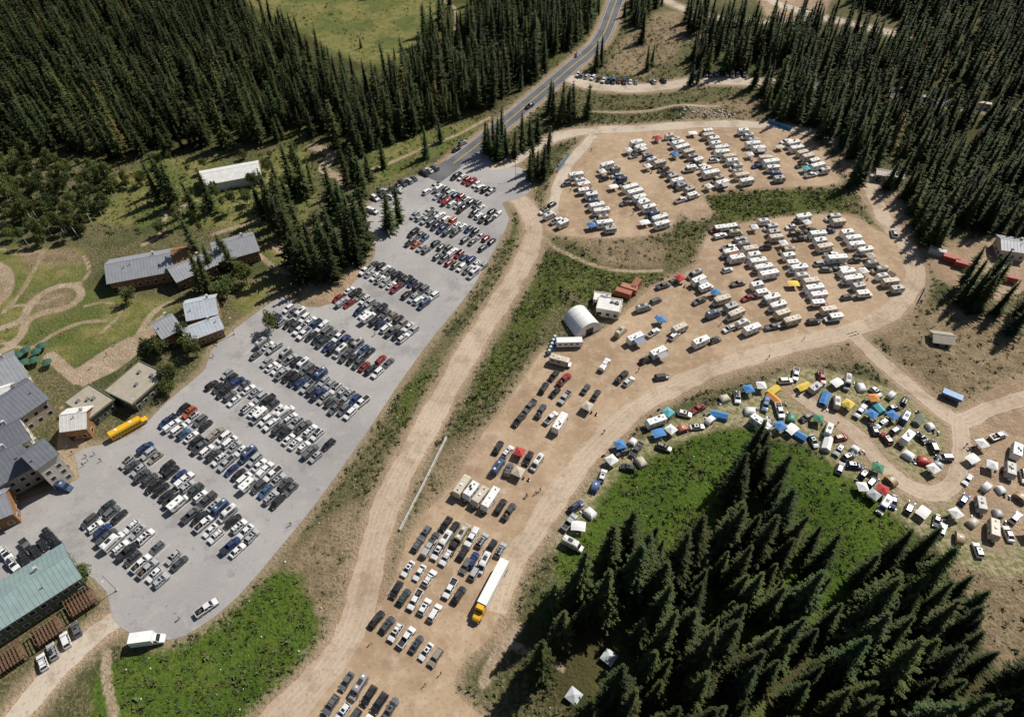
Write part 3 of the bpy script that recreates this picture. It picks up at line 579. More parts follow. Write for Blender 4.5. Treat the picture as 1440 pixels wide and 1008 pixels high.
for px in [(20,795),(36,788),(40,770),(10,780),(70,752),(82,765),(62,768),(52,778),(62,932),(76,917),(94,901),(109,886)]:
    q=G(px); veh(R.choice(['suv','cross','pickup','suv']),q.x,q.y,math.radians(-38 if px[1]<850 else 130),z=.066 if px[1]<820 else .05)
mb=MB()
for a,b in LINES:
    t=(b-a).normalized(); n=Vector((-t.y,t.x,0))*.06
    mb.quad([(*(a-n)[:2],.066),(*(b-n)[:2],.066),(*(b+n)[:2],.066),(*(a+n)[:2],.066)],M_line)
obj('parking_bay_lines',mb.mesh('parking_bay_lines'))
# special vehicles
def at(px,z=.02): q=G(px); return (q.x,q.y,z)
def head(a,b): A=G(a);B=G(b); return math.atan2(B.y-A.y,B.x-A.x)
mb=MB()
mb.loft([[(x,-1.2,.6),(x,1.2,.6),(x,1.22,2.4),(x,.95,3.0),(x,.5,3.12),(x,-.5,3.12),(x,-.95,3.0),(x,-1.22,2.4)] for x in (-5.8,3.9)],M_yel)
lower(mb,2.1,.6,[(5.6,1.1,.85),(5.4,1.5,.95),(3.9,1.65,1)],M_yel); mb.quad([(3.95,-1.05,1.8),(3.95,1.05,1.8),(3.93,.95,2.7),(3.93,-.95,2.7)],M_glass)
for s in (-1,1):
    for i in range(10): mb.box(-5.3+i*.9,-4.65+i*.9,s*1.22-.015,s*1.22+.015,1.75,2.35,M_glass)
    for z in (.95,1.4): mb.box(-5.7,3.8,s*1.215-.02,s*1.215+.02,z,z+.09,M_trim)
    for x in (4.4,-3.4): mb.wheel(x,s*1.05,.5,.3)
for x in (-3.5,1): mb.box(x-.35,x+.35,-.35,.35,3.12,3.22,M_white)
obj('school_bus',mb.mesh('school_bus'),at((184,604),.066),head((163,615),(204,592)))
mb=MB(); mb.box(-8,5.2,-1.28,1.28,1.15,4.0,M_white); mb.box(-7.9,5.1,-1.1,1.1,.95,1.148,M_trim)
for x in (-7,-5.8,): 
    for s in (-1,1): mb.wheel(x,s*1.05,.5,.45)
mb.loft([[(x,-w,.8),(x,w,.8),(x,w,z*.85),(x,w*.8,z),(x,-w*.8,z),(x,-w,z*.85)] for x,w,z in ((5.4,1.2,3.7),(6.6,1.2,3.7),(6.9,1.15,3.3))],M_yel)
mb.loft([[(x,-w,.8),(x,w,.8),(x,w,z*.85),(x,w*.8,z),(x,-w*.8,z),(x,-w,z*.85)] for x,w,z in ((6.92,1.1,2.3),(8.6,1.05,2.1),(9.0,.85,1.8))],M_yel)
mb.quad([(6.97,-.95,2.25),(6.97,.95,2.25),(6.93,.9,3.1),(6.93,-.9,3.1)],M_glass); mb.box(9.0,9.12,-1.1,1.1,.5,.95,M_chr)
for x in (8.2,5.9,): 
    for s in (-1,1): mb.wheel(x,s*1.0,.52,.35)
for s in (-1,1): mb.cyl((5.3,s*1.15,2.6),2,.09,3.0,M_chr,8)
obj('semi_truck',mb.mesh('semi_truck'),at((691,832)),head((712,788),(668,872)))
mb=MB(); mb.box(-3.6,1.4,-1.2,1.2,.9,3.3,M_white); lower(mb,2.1,.5,[(3.4,1.0,.85),(3.2,1.2,.95),(2.4,1.4,1),(1.45,1.45,1)],M_white); house(mb,2.5,1.45,1.4,.98,1.95,1.45,2.2,.85,M_white,seg=(0,.1,.85,1))
for x in (2.4,-2.3):
    for s in (-1,1): mb.wheel(x,s*.98,.45,.3)
mb.box(-3.5,1.3,-1.0,1.0,.7,.898,M_trim); obj('box_truck',mb.mesh('box_truck'),at((212,902),.066),math.radians(8),1.1)
mb=MB()
mb.box(-4.5,4.5,-1.25,1.25,.6,3,M_white)
for x in (-.5,.6):
    for s in (-1,1): mb.wheel(x,s*1.12,.38)
for i in range(4): mb.box(-3.8+i*2,-2.8+i*2,-1.27,-1.25,1.6,2.3,M_glass)
mb.box(4.5,5.6,-.05,.05,.6,.7,M_trim); obj('office_trailer',mb.mesh('office_trailer'),at((800,486)),math.radians(2))
mb=MB(); mb.loft([[(x,-1.2,1.0+d),(x,1.2,1.0+d),(x,1.25,2.2),(x,-1.25,2.2)] for x,d in ((-3,.3),(-2.4,0),(2.4,0),(3,.3))],simple('blue_steel',(.08,.14,.25),.5,.2,.2))
for s in (-1,1):
    for x in (-1.5,-.3): mb.wheel(x,s*1.1,.4)
obj('dump_trailer',mb.mesh('dump_trailer'),at((1336,560)),math.radians(-35))
# ------------------------------------------------------------------ structures
RM={}
def roofmat(k,col,metal=.1,rough=.5,var=.09):
    if k not in RM: RM[k]=simple('roof_'+k,col,rough,metal,var,.5)
    return RM[k]
GREY=roofmat('grey',(.31,.32,.34)); DARK=roofmat('dark',(.15,.16,.185),0,.7); PALE=roofmat('pale_blue',(.5,.54,.58)); TURQ=roofmat('turquoise',(.27,.36,.35)); BEIGE=roofmat('beige',(.36,.32,.25),0,.9); WHT=roofmat('white',(.7,.69,.66),0,.5)
LOG=simple('log_wall',(.26,.13,.055),.8,0,.3,2); TANW=simple('tan_wall',(.42,.35,.27),.8,0,.15,2); STUC=simple('stucco',(.6,.55,.46),.85,0,.1,2); OLIVE=simple('olive_wall',(.12,.13,.08),.8,0,.15,2)
def building(name,a,b,width,eave,rise,roof,wall,ov=.7,ribs=True,wins=True,parent=None,floors=1,chim=True):
    width*=K; eave*=1.08; rise*=K
    A=G(a,eave);B=G(b,eave);L=(B-A).length;ang=math.atan2(B.y-A.y,B.x-A.x)
    e=parent or bpy.data.objects.new(name,None)
    if not parent: COL.objects.link(e); e.location=(A.x,A.y,0); e.rotation_euler=(0,0,ang)
    off=Matrix.Rotation(-e.rotation_euler.z,4,'Z')@Vector((A.x-e.location.x,A.y-e.location.y,0)); ra=ang-e.rotation_euler.z
    def part(n,m):
        o=bpy.data.objects.new(n,m.mesh(n)); o.parent=e; o.location=off; o.rotation_euler=(0,0,ra); COL.objects.link(o)
    x0,x1,y0,y1=ov,L-ov,ov,width-ov; ym=width/2
    m=MB(); ew=eave-.05
    if rise: m.loft([[(x,y0,0),(x,y0,ew),(x,ym,eave+rise-.12),(x,y1,ew),(x,y1,0)] for x in (x0,x1)],wall)
    else: m.box(x0,x1,y0,y1,0,ew,wall)
    part('walls',m); m=MB(); t=.18
    if rise:
        for s in (0,1):
            ya=0 if s==0 else width
            m.loft([[(x,ya,eave-.1),(x,ym,eave+rise),(x,ym,eave+rise+t),(x,ya,eave-.1+t)] for x in (0,L)],roof)
        m.box(0,L,ym-.15,ym+.15,eave+rise+t-.05,eave+rise+t+.05,roof)
        if ribs:
            n=int(L/1.1)
            for i in range(n+1):
                x=i*L/n; 
                for ya in (0,width): m.loft([[(x-.03,ya,eave-.1+t),(x+.03,ya,eave-.1+t),(x+.03,ya,eave+t-.02),(x-.03,ya,eave+t-.02)],[(x-.03,ym,eave+rise+t),(x+.03,ym,eave+rise+t),(x+.03,ym,eave+rise+t+.08),(x-.03,ym,eave+rise+t+.08)]],roof)
    else:
        m.box(0,L,0,width,eave-.05,eave+.12,roof)
        for (p,q,r_,s_) in ((0,L,0,.3),(0,L,width-.3,width),(0,.3,.3,width-.3),(L-.3,L,.3,width-.3)): m.box(p,q,r_,s_,eave+.12,eave+.4,wall)
        for i in range(3): x=R.uniform(.2,.8)*L;y=R.uniform(.25,.7)*width; m.box(x,x+1.1,y,y+.9,eave+.12,eave+.9,M_chr)
    if chim and rise:
        for i in range(max(1,int(L/9))):
            x=R.uniform(.1,.9)*L;y=R.uniform(.2,.4)*width;zz=eave+rise*(y/ym); m.cyl((x,y,zz+.5),2,.15,1.1,M_chr,8)
        x=L*.7;y=width*.6;m.box(x,x+.8,y,y+.8,eave+rise*.5,eave+rise+.9,M_conc)
    part('roof',m)
    if wins:
        m=MB(); fr=MB()
        for fl in range(floors):
            zb=1.0+fl*2.9; n=max(2,int((x1-x0)/2.6))
            for i in range(n):
                x=x0+(i+.5)*(x1-x0)/n
                for yy in (y0,y1):
                    fr.box(x-.72,x+.72,yy-.05,yy+.05,zb-.1,zb+1.4,M_white); m.box(x-.62,x+.62,yy-.07,yy+.07,zb,zb+1.3,M_glass)
            n=max(1,int((y1-y0)/3))
            for i in range(n):
                y=y0+(i+.5)*(y1-y0)/n
                for xx in (x0,x1):
                    fr.box(xx-.05,xx+.05,y-.72,y+.72,zb-.1,zb+1.4,M_white); m.box(xx-.07,xx+.07,y-.62,y+.62,zb,zb+1.3,M_glass)
        part('window_frames',fr); part('windows',m); m=MB(); m.box(x0+.15,x0+1.15,y0-.09,y0+.05,0,2.1,M_trim); part('door',m)
    return e
def sub(e,name,m,px,z=0,ang=0,sc=1):
    q=G(px); inv=Matrix.Rotation(-e.rotation_euler.z,4,'Z'); l=inv@Vector((q.x-e.location.x,q.y-e.location.y,0)); o=bpy.data.objects.new(name,m.mesh(name)); o.parent=e; o.location=(l.x,l.y,z); o.rotation_euler=(0,0,ang-e.rotation_euler.z); o.scale=(sc,)*3; COL.objects.link(o)
e=building('log_lodge',(150,400),(245,382),13,4.5,2.8,GREY,LOG)
building('w',(248,398),(308,372),10,4.3,2.4,GREY,LOG,parent=e); building('w',(305,370),(366,353),12,4.7,2.8,GREY,LOG,parent=e); building('w',(243,372),(276,366),9,5.4,2.2,LOG,LOG,parent=e,ribs=False,chim=False)
e=building('metal_roof_house',(262,452),(308,442),10,5,2.5,PALE,LOG); building('w',(228,478),(258,462),9,5.6,3,GREY,LOG,parent=e); building('w',(262,482),(316,462),7,4,2,PALE,LOG,parent=e)
building('flat_roof_building',(186,570),(236,526),11,4.2,0,BEIGE,OLIVE); building('flat_roof_building',(126,590),(162,562),11,4.2,0,BEIGE,OLIVE)
e=building('white_roof_cabin',(84,608),(122,603),8,5,2.2,WHT,LOG)
e=building('ski_lodge',(8,602),(70,560),13,6.5,3.4,DARK,TANW,floors=2); building('w',(-20,560),(42,530),14,7.5,3.5,GREY,STUC,parent=e,floors=2); building('w',(-60,600),(22,575),12,6,3,WHT,TANW,parent=e)
e=building('clock_tower_lodge',(50,662),(84,638),8,10.5,3.2,DARK,STUC,floors=3,ov=.5); building('w',(-30,700),(52,655),12,6.5,4,DARK,TANW,parent=e,floors=2); building('w',(-30,742),(20,722),9,5,3,GREY,LOG,parent=e); building('w',(-30,655),(45,618),10,6.5,3.5,DARK,STUC,parent=e,floors=2)
e=building('turquoise_roof_building',(-40,912),(116,812),11.5,6,2.2,TURQ,OLIVE,floors=2)
for i,p in enumerate([(18,928),(72,890),(118,850)]):
    m=MB(); w=3.2
    for k in range(9): m.box(-w+k*.78,-w+k*.78+.14,-2.6,2.4,3.0,3.18,M_wood)
    for k in range(4): m.box(-w,w,-2.5+k*1.5,-2.36+k*1.5,2.8,2.99,M_wood)
    for x in (-w,w-.2):
        for y in (-2.5,2.1): m.box(x,x+.2,y,y+.2,0,2.79,M_wood)
    for k in range(10): m.box(-w+k*.69,-w+k*.69+.1,-2.6,-2.5,.3,2.8,M_wood)
    m.box(-w,w,-2.4,2.3,1.3,1.42,M_wood); sub(e,'deck_pergola',m,p,0,head((-40,915),(118,812)))
building('event_pavilion',(283,262),(368,246),11,4,1.8,WHT,M_white,wins=False,chim=False)
building('storage_shed',(1312,482),(1344,486),5.5,2.8,1.2,BEIGE,TANW,ribs=False,chim=False)
building('storage_garage',(1232,246),(1272,252),5,3,.8,roofmat('rust',(.3,.26,.22)),TANW,chim=False)
building('service_building',(1408,352),(1450,358),9,4,1.4,GREY,STUC); building('white_modular_building',(838,434),(872,440),6,3.4,0,WHT,STUC,ov=.15); building('white_modular_building',(834,422),(858,425),4,3,0,WHT,STUC,ov=.15)
def container(px,deg,col,nm='shipping_container',L=6.1):
    mt=simple('container_paint',col,.6,0,.2); mb=MB(); n=22
    prof=[(-L/2+i*L/n,(1.22 if i%2 else 1.17)) for i in range(n+1)]
    mb.loft([[(x,-w,.1),(x,w,.1),(x,w,2.6),(x,-w,2.6)] for x,w in prof],mt); 
    for x in (-L/2,L/2-.12):
        for y in (-1.24,1.12): mb.box(x-.02,x+.14,y,y+.12,0,2.63,mt)
    mb.box(L/2+.005,L/2+.03,-.05,.05,.2,2.5,M_trim)
    for i in range(10): mb.box(-L/2+.3+i*.58,-L/2+.5+i*.58,-1.05,1.05,2.6,2.64,mt)
    obj(nm,mb.mesh('container'),at(px),math.radians(deg))
for p,d,c in [((876,416),-25,(.35,.12,.07)),((884,410),-25,(.4,.16,.1)),((893,405),60,(.32,.1,.06)),((862,436),-25,(.55,.5,.42)),((1335,368),-30,(.35,.06,.04)),((1352,376),-28,(.35,.06,.04)),((1316,358),-30,(.45,.45,.43)),((1415,395),-20,(.33,.07,.05))]: container(p,d,c)
mb=MB(); n=18
mb.loft([[(x,5.0*math.cos(math.pi*i/n),5.6*math.sin(math.pi*i/n)**.9) for i in range(n+1)] for x in (-5,-4.9,-2.5,0,2.5,4.9,5)],M_white)
for x in (-5.03,5.03): mb.box(x-.02,x+.02,-1.5,1.5,0,3,M_trim)
for x in (-3.75,-1.25,1.25,3.75):
    mb.loft([[(x+dx,5.05*math.cos(math.pi*i/n),5.65*math.sin(math.pi*i/n)**.9) for i in range(n+1)] for dx in (-.05,.05)],M_lamp)
obj('fabric_storage_dome',mb.mesh('fabric_dome'),at((818,458)),math.radians(118))
def wallrun(name,a,b,seg,h,w,mt,top=.5,z=0):
    A=G(a);B=G(b);L=(B-A).length;n=int(L/seg);mb=MB()
    for i in range(n):
        x=i*L/n; mb.loft([[(x+.05,-w,0),(x+.05,w,0),(x+.05,w*top,h),(x+.05,-w*top,h)],[(x+L/n-.05,-w,0),(x+L/n-.05,w,0),(x+L/n-.05,w*top,h),(x+L/n-.05,-w*top,h)]],mt)
        if top==1: mb.cyl((x,0,h/2),2,.04,h+.2,M_chr,6)
    obj(name,mb.mesh(name),(A.x,A.y,z),math.atan2(B.y-A.y,B.x-A.x))
wallrun('concrete_barrier_wall',(562,746),(594,684),3,.85,.32,M_conc,.5); wallrun('concrete_barrier_wall',(594,684),(628,615),3,.85,.32,M_conc,.5)
BL=simple('blue_banner',(.04,.2,.42),.6,0,.2,1)
for a,b in [((784,242),(801,218)),((1080,172),(1112,184)),((1290,428),(1302,404))]: wallrun('banner_fence',a,b,2.4,1.8,.03,BL,1)
mb=MB(); mb.cyl((0,0,1.3),2,.04,2.6,M_wood,6); mb.loft([[(r*math.cos(i*math.pi/4),r*math.sin(i*math.pi/4),z) for i in range(8)] for r,z in ((1.8,2.2),(1.0,2.55),(.05,2.85))],M_fabric); mb.cyl((0,0,.75),2,.6,.06,M_wood,12); um=mb.mesh('umbrella')
for p in [(30,505),(40,498),(52,512),(38,515),(55,500),(70,515),(62,492),(20,512)]: obj('patio_umbrella',um,at(p),R.random(),1,(.02,.09,.06))
mb=MB()
for i in range(14): mb.cyl((0,-1.4+(i%7)*.42,.2+(i//7)*.36),0,.19,5,M_wood,8)
lp=mb.mesh('log_pile')
for p,d in [((1250,388),40)]: obj('log_pile',lp,at(p),math.radians(d))
mb=MB(); TL=simple('toilet_plastic',(.06,.2,.4),.5); mb.box(-.55,.55,-.55,.55,.1,2.0,TL); mb.box(-.6,.6,-.6,.6,0,.1,M_trim); mb.box(-.5,.5,-.5,.5,2.002,2.25,M_lamp,tx=.15,ty=.15); mb.box(.55,.58,-.4,.4,.2,1.9,M_lamp); pt=mb.mesh('portable_toilet')
for i in range(5): q=G((772+i*2,498-i*5)); obj('portable_toilet',pt,(q.x,q.y,.02),math.radians(200))
mb=MB(); mb.cyl((0,0,4.5),2,.12,9,M_chr,8,r2=.07); mb.cyl((0,0,.3),2,.3,.6,M_conc,10); mb.box(0,1.5,-.05,.05,8.85,8.95,M_chr); mb.box(1.2,1.9,-.15,.15,8.8,8.9,M_lamp); lm=mb.mesh('lamp_post')
for p in [(330,470),(205,590),(515,350),(165,830),(725,250),(880,175)]: obj('street_lamp',lm,at(p),R.random()*6)
# ------------------------------------------------------------------ people
def person(walk):
    s=.28 if walk else .08
    P=[('pel',(0,0,.95),.15,None),('wa',(0,0,1.1),.13,'pel'),('ch',(0.01,0,1.32),.16,'wa'),('nk',(0.01,0,1.5),.06,'ch'),('hd',(.03,0,1.58),.085,'nk'),('hd2',(.03,0,1.68),.1,'hd'),('ht',(.02,0,1.76),.07,'hd2')]
    for sg,n in ((1,'L'),(-1,'R')):
        k=s*sg
        P+=[('hp'+n,(0,.1*sg,.9),.1,'pel'),('kn'+n,(k*.6+.03,.11*sg,.5),.065,'hp'+n),('an'+n,(k*1.0-.02,.11*sg,.09),.045,'kn'+n),('to'+n,(k*1.0+.16,.12*sg,.04),.04,'an'+n),
            ('sh'+n,(0,.19*sg,1.43),.065,'ch'),('el'+n,(-k*.5,.25*sg,1.15),.045,'sh'+n),('wr'+n,(-k*.9+.08,.25*sg,.9),.03,'el'+n),('pm'+n,(-k*.95+.1,.25*sg,.83),.032,'wr'+n)]
        for f in range(5): P.append(('f%d'%f+n,(-k+.12+.018*(f-2),.25*sg-.01*sg*(f%2),.74+(.03 if f in(0,4) else 0)),.009,'pm'+n))
    ids={p[0]:i for i,p in enumerate(P)}
    me=bpy.data.meshes.new('sk'); me.from_pydata([p[1] for p in P],[(ids[p[3]],i) for i,p in enumerate(P) if p[3]],[])
    o=bpy.data.objects.new('sk',me); COL.objects.link(o); o.modifiers.new('s','SKIN')
    for i,p in enumerate(P): me.skin_vertices[0].data[i].radius=(p[2],p[2]*(1.15 if p[0] in('ch','pel','wa') else 1))
    me.skin_vertices[0].data[0].use_root=True; o.modifiers.new('u','SUBSURF').levels=1
    dg=bpy.context.evaluated_depsgraph_get(); m=bpy.data.meshes.new_from_object(o.evaluated_get(dg)); bpy.data.objects.remove(o)
    m.materials.clear()
    for x in (M_skin,M_fabric,M_pants,M_trim,M_hair): m.materials.append(x)
    for f in m.polygons:
        c=f.center
        f.material_index=4 if (c.z>1.7 or (c.z>1.58 and c.x<0)) else 0 if c.z>1.48 else 3 if c.z<.1 else (0 if c.z<1.12 else 1) if abs(c.y)>.2 and c.z>.6 else 2 if c.z<.96 else 1
    m.name='person_body'; return m
try:
    PM=[person(True),person(False)]
    pl=[(760,690),(755,694),(742,696),(740,700),(716,712),(120,640),(126,646),(135,638),(118,655),(105,640),(140,650),(108,602),(95,630),(100,660),(130,515),(150,500),(160,488),(40,480),(60,470),(85,472),(345,548),(410,738),(356,600),(520,905),(528,470),(470,560),(250,870),(640,690),(660,745),(900,520),(940,480),(1130,480),(1080,505),(1210,580),(1260,590),(1180,600),(1360,625),(1320,640),(850,610),(1000,600),(955,600),(890,300),(960,285),(800,270),(830,215),(1015,460),(620,950),(600,960),(15,465),(30,500),(230,570),(300,500)]
    for p in pl:
        q=G((p[0]+R.uniform(-3,3),p[1]+R.uniform(-3,3))); obj('person',R.choice(PM),(q.x,q.y,.066 if p[0]<560 else .03),R.random()*6.28,R.uniform(.95,1.05),R.choice([(.6,.6,.6),(.4,.05,.05),(.05,.1,.35),(.03,.03,.03),(.1,.3,.2)]))
except Exception as ex: print('person fail',ex)
# ------------------------------------------------------------------ trees
def conifer(seed,h,r,skirt=.06,ragged=.25,dens=1.0,tw=3.0,pw=.8):
    g=np.random.default_rng(seed); T=[];Sh=[]
    lv=int(h*2.1*dens)
    for i in range(lv):
        t=(i+g.uniform(-.3,.3))/lv; z=h*(skirt+(1-skirt)*t)
        env=r*(max(0,1-t)**pw)*(1-.25*math.exp(-t*12))*(1+.12*math.sin(i*1.7+seed))+.14
        k=int(5+3.5*(1-t))
        a0=g.uniform(0,6.28)
        for j in range(k):
            a=a0+j*6.283/k+g.uniform(-.35,.35); L=env*g.uniform(1-ragged*1.7,1+ragged)
            if g.random()<.07: L*=.4
            d=np.array([math.cos(a),math.sin(a),0]); sd=np.array([-d[1],d[0],0]); dr=g.uniform(.25,.6)*(1-.6*t)
            base=np.array([0,0,z]); sh=g.uniform(0,.6)
            n=max(3,int(L*tw)); f=3.0/tw
            for q in range(n):
                s=(q+.6)/n; p=base+d*L*s+np.array([0,0,-dr*L*s+.18*L*s*s]); w=.3*L*(1.1-s)+.16
                for sg in (-1,1):
                    tip=p+sd*sg*w*g.uniform(.7,1.2)+d*w*.75+np.array([0,0,-g.uniform(.02,.3)*w-.03])
                    b0=p-d*.17*f*(1+L*.18); b1=p+d*.17*f*(1+L*.18)+np.array([0,0,g.uniform(-.05,.05)])
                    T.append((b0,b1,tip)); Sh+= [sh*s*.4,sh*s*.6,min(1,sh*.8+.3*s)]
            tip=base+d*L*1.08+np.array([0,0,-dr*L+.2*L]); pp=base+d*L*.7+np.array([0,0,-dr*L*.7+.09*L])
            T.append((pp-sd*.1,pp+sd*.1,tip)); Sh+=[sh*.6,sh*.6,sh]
    V1=np.array(T).reshape(-1,3); F1=np.arange(len(V1)).reshape(-1,3)
    n=9; rings=14; cv=[]
    for i in range(rings+1):
        t=i/rings; rr=(r*(max(0,1-t)**.85))*.4
        for j in range(n):
            a=6.283*j/n+i*.3; q=rr*g.uniform(.6,1.3); cv.append((q*math.cos(a),q*math.sin(a),h*(skirt+.03+(.95-skirt)*t)+g.uniform(-.2,.2)))
    cf=[]
    for i in range(rings):
        for j in range(n):
            a=i*n+j;b=i*n+(j+1)%n; cf+=[(a,b,b+n),(a,b+n,a+n)]
    cv=np.array(cv);cf=np.array(cf)+len(V1)
    m6=6;tv=[]
    for z,rad in ((-.3,.015*h+.05),(h*.5,.011*h),(h*.99,.02)):
        for j in range(m6): tv.append((rad*math.cos(j*1.047),rad*math.sin(j*1.047),z))
    tf=[]
    for i in range(2):
        for j in range(m6):
            a=i*m6+j;b=i*m6+(j+1)%m6; tf+=[(a,b,b+m6),(a,b+m6,a+m6)]
    tf=np.array(tf)+len(V1)+len(cv)
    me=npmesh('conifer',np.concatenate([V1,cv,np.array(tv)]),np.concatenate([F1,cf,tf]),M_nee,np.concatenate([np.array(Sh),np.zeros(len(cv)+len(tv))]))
    me.materials.append(M_bark); mi=np.zeros(len(me.polygons),np.int32); mi[-len(tf):]=1; me.polygons.foreach_set('material_index',mi); return me
def broadleaf(seed,h,r,bark,trunk=.35):
    g=np.random.default_rng(seed); T=[];Sh=[]; limbs=[]
    for c in range(26):
        u=g.normal(size=3); u/=np.linalg.norm(u); rad=g.uniform(.35,1)**.6
        cc=np.array([u[0]*r*rad*.8,u[1]*r*rad*.8,h*(trunk+(1-trunk)*.5)+u[2]*h*(1-trunk)*.42*rad]); cs=r*g.uniform(.25,.42); sh=g.uniform(0,.7)
        if c<8: limbs.append(cc)
        for k in range(55):
            w=g.normal(size=3); w/=np.linalg.norm(w); p=cc+w*cs*g.uniform(.6,1.1); e1=g.normal(size=3)*.18; e2=g.normal(size=3)*.18
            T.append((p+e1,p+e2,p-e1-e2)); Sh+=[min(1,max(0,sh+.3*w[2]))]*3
    V1=np.array(T).reshape(-1,3);F1=np.arange(len(V1)).reshape(-1,3); tv=[];tf=[]
    def tube(a,b,r0,r1):
        k=len(tv); 
        for p,rr in ((a,r0),(b,r1)):
            for j in range(5): tv.append((p[0]+rr*math.cos(j*1.2566),p[1]+rr*math.sin(j*1.2566),p[2]))
        for j in range(5):
            q=(j+1)%5; tf.extend([(k+j,k+q,k+5+q),(k+j,k+5+q,k+5+j)])
    top=np.array([0,0,h*.8]); tube((0,0,-.2),top,.018*h,.05)
    for l in limbs: tube((0,0,min(l[2]*.7,h*.6)),l,.06,.02)
    tf=np.array(tf)+len(V1)
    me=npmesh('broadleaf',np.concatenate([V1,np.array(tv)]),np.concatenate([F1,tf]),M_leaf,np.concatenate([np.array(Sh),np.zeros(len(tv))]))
    me.materials.append(bark); mi=np.zeros(len(me.polygons),np.int32); mi[-len(tf):]=1; me.polygons.foreach_set('material_index',mi); return me
NEAR=[conifer(i,R.uniform(20,24),R.uniform(3.2,4.3),R.uniform(.03,.1),R.uniform(.25,.38),.85,2.2,R.uniform(.62,.85)) for i in range(8)]
CON=[conifer(30+i,R.uniform(18,23),R.uniform(2.8,3.9),R.uniform(.03,.1),R.uniform(.24,.4),.55,1.6,R.uniform(.5,.85)) for i in range(8)]
THIN=[conifer(50+i,R.uniform(19,24),R.uniform(2.3,2.8),R.uniform(.05,.12),.35,.55,1.8,.65) for i in range(3)]
BRO=[broadleaf(i,8.5,3.1,M_bark,.2) for i in range(3)]; ASP=[broadleaf(20+i,12.5,2.6,M_aspbark,.4) for i in range(3)]
def scatter(poly,sp,prob=1.0,jit=.45,clear=2.0,clump=0):
    P=np.array(poly); x=np.arange(P[:,0].min(),P[:,0].max(),sp); y=np.arange(P[:,1].min(),P[:,1].max(),sp)
    A,B=np.meshgrid(x,y); A=A.ravel()+RN.uniform(-jit,jit,A.size)*sp; B=B.ravel()+RN.uniform(-jit,jit,B.size)*sp
    k=(sd_poly(A,B,poly)<0)&(RN.random(A.size)<prob); A=A[k];B=B[k]
    k=(f_dirt(A,B)>clear)&(sd_poly(A,B,ASPH)>clear)&(f_trail(A,B)>1); A=A[k];B=B[k]
    if clump:
        n=relief_noise(A*1.7+40,B*1.7)+RN.normal(size=A.size)*.25; k=n>clump; A=A[k];B=B[k]
    return A,B,hz(A,B)
def plant(name,meshes,A,B,Z,smin,smax,parent=None,tint=True,tilt=.03):
    tone=relief_noise(np.asarray(A)*1.3-90,np.asarray(B)*1.3)
    for x,y,z,tn in zip(A,B,Z,tone):
        v=R.uniform(.6,1.4)*(1+.22*max(-1,min(1,tn))); c=(v*R.uniform(.9,1.2),v,v*R.uniform(.8,1.1))
        if tint and R.random()<.014: c=(3.2,1.9,1.8)
        s=smin+(smax-smin)*R.random()**1.1; obj(name,R.choice(meshes),(x,y,z-.1),R.random()*6.28,(s*R.uniform(.85,1.2),s*R.uniform(.85,1.2),s),c,parent,(R.gauss(0,tilt),R.gauss(0,tilt)))
def emp(n): e=bpy.data.objects.new(n,None); COL.objects.link(e); return e
meadow1=MEADOW[0]
CLEAR2=smooth(GP([(640,-10),(650,20),(625,55)]))
A,B,Z=scatter(FL,5.7,.92,clump=-.98); k=(sd_poly(A,B,meadow1)>0)&(sd_poly(A,B,MEX)>0)&(sd_line(A,B,CLEAR2,7)>0); A,B,Z=A[k],B[k],Z[k]
plant('pine_tree',CON+THIN,A,B,Z,.5,1.28,emp('distant_pine_forest'))
A,B,Z=scatter(meadow1,22,.3); plant('pine_tree',CON,A,B,Z,.35,.6,tint=False)
A,B,Z=scatter(FR,5.8,.9,clump=-.9); k=sd_line(A,B,ROADT2,10)>0; plant('pine_tree',CON+THIN,A[k],B[k],Z[k],.5,1.25,emp('distant_pine_forest'))
A,B,Z=scatter(FT,6,.9); plant('pine_tree',CON+THIN,A,B,Z,.5,.9,emp('distant_pine_forest'))
A,B,Z=scatter(FB,5.9,.9,clear=2.5); gap=GP([(820,905),(900,895),(920,960),(900,1010),(780,1010),(790,960)]); k=(sd_poly(A,B,gap)>0)|(RN.random(len(A))<.15)
plant('pine_tree',NEAR,A[k],B[k],Z[k],.6,1.28,tint=False)
def trees(pxs,meshes,smin,smax,name='pine_tree',n=1,spread=0):
    A=[];B=[]
    for p in pxs:
        q=G(p)
        for i in range(n): A.append(q.x+R.uniform(-spread,spread)); B.append(q.y+R.uniform(-spread,spread))
    A=np.array(A);B=np.array(B); plant(name,meshes,A,B,hz(A,B),smin,smax,tint=False)
trees([(1045,662),(1052,675),(1060,690),(1040,690),(1075,705),(1020,715)],NEAR,.9,1.2)
trees([(425,398),(438,392),(452,398),(470,396),(445,378),(462,380),(420,378),(480,375),(495,362),(510,358),(500,345),(515,345),(488,350),(470,362),(430,362),(455,365),(505,372)],CON,1.05,1.45)
trees([(385,305),(400,315),(378,290),(395,290),(410,300),(430,280),(440,272),(372,310),(405,335),(395,330),(425,262),(415,275),(385,320),(490,270),(500,262),(512,275),(470,300),(482,310)],CON,.8,1.25)
trees([(548,326),(562,312),(285,408),(296,418),(330,382),(322,372),(285,372),(300,385),(225,284),(240,280),(232,270),(248,292),(275,300),(300,300)],CON,.7,1.1)
trees([(690,222),(700,225),(712,218),(724,222),(682,215),(735,212),(745,206),(755,200),(705,208),(745,255),(756,250),(765,252),(750,240),(768,240),(778,172),(788,176),(798,172),(772,162),(806,168),(790,165),(695,215)],CON,.7,1.1)
trees([(838,100),(845,92),(910,98),(916,92),(902,60),(980,118),(970,120),(1062,120),(600,222),(620,200),(540,235),(520,255),(825,165)],CON,.55,.95)
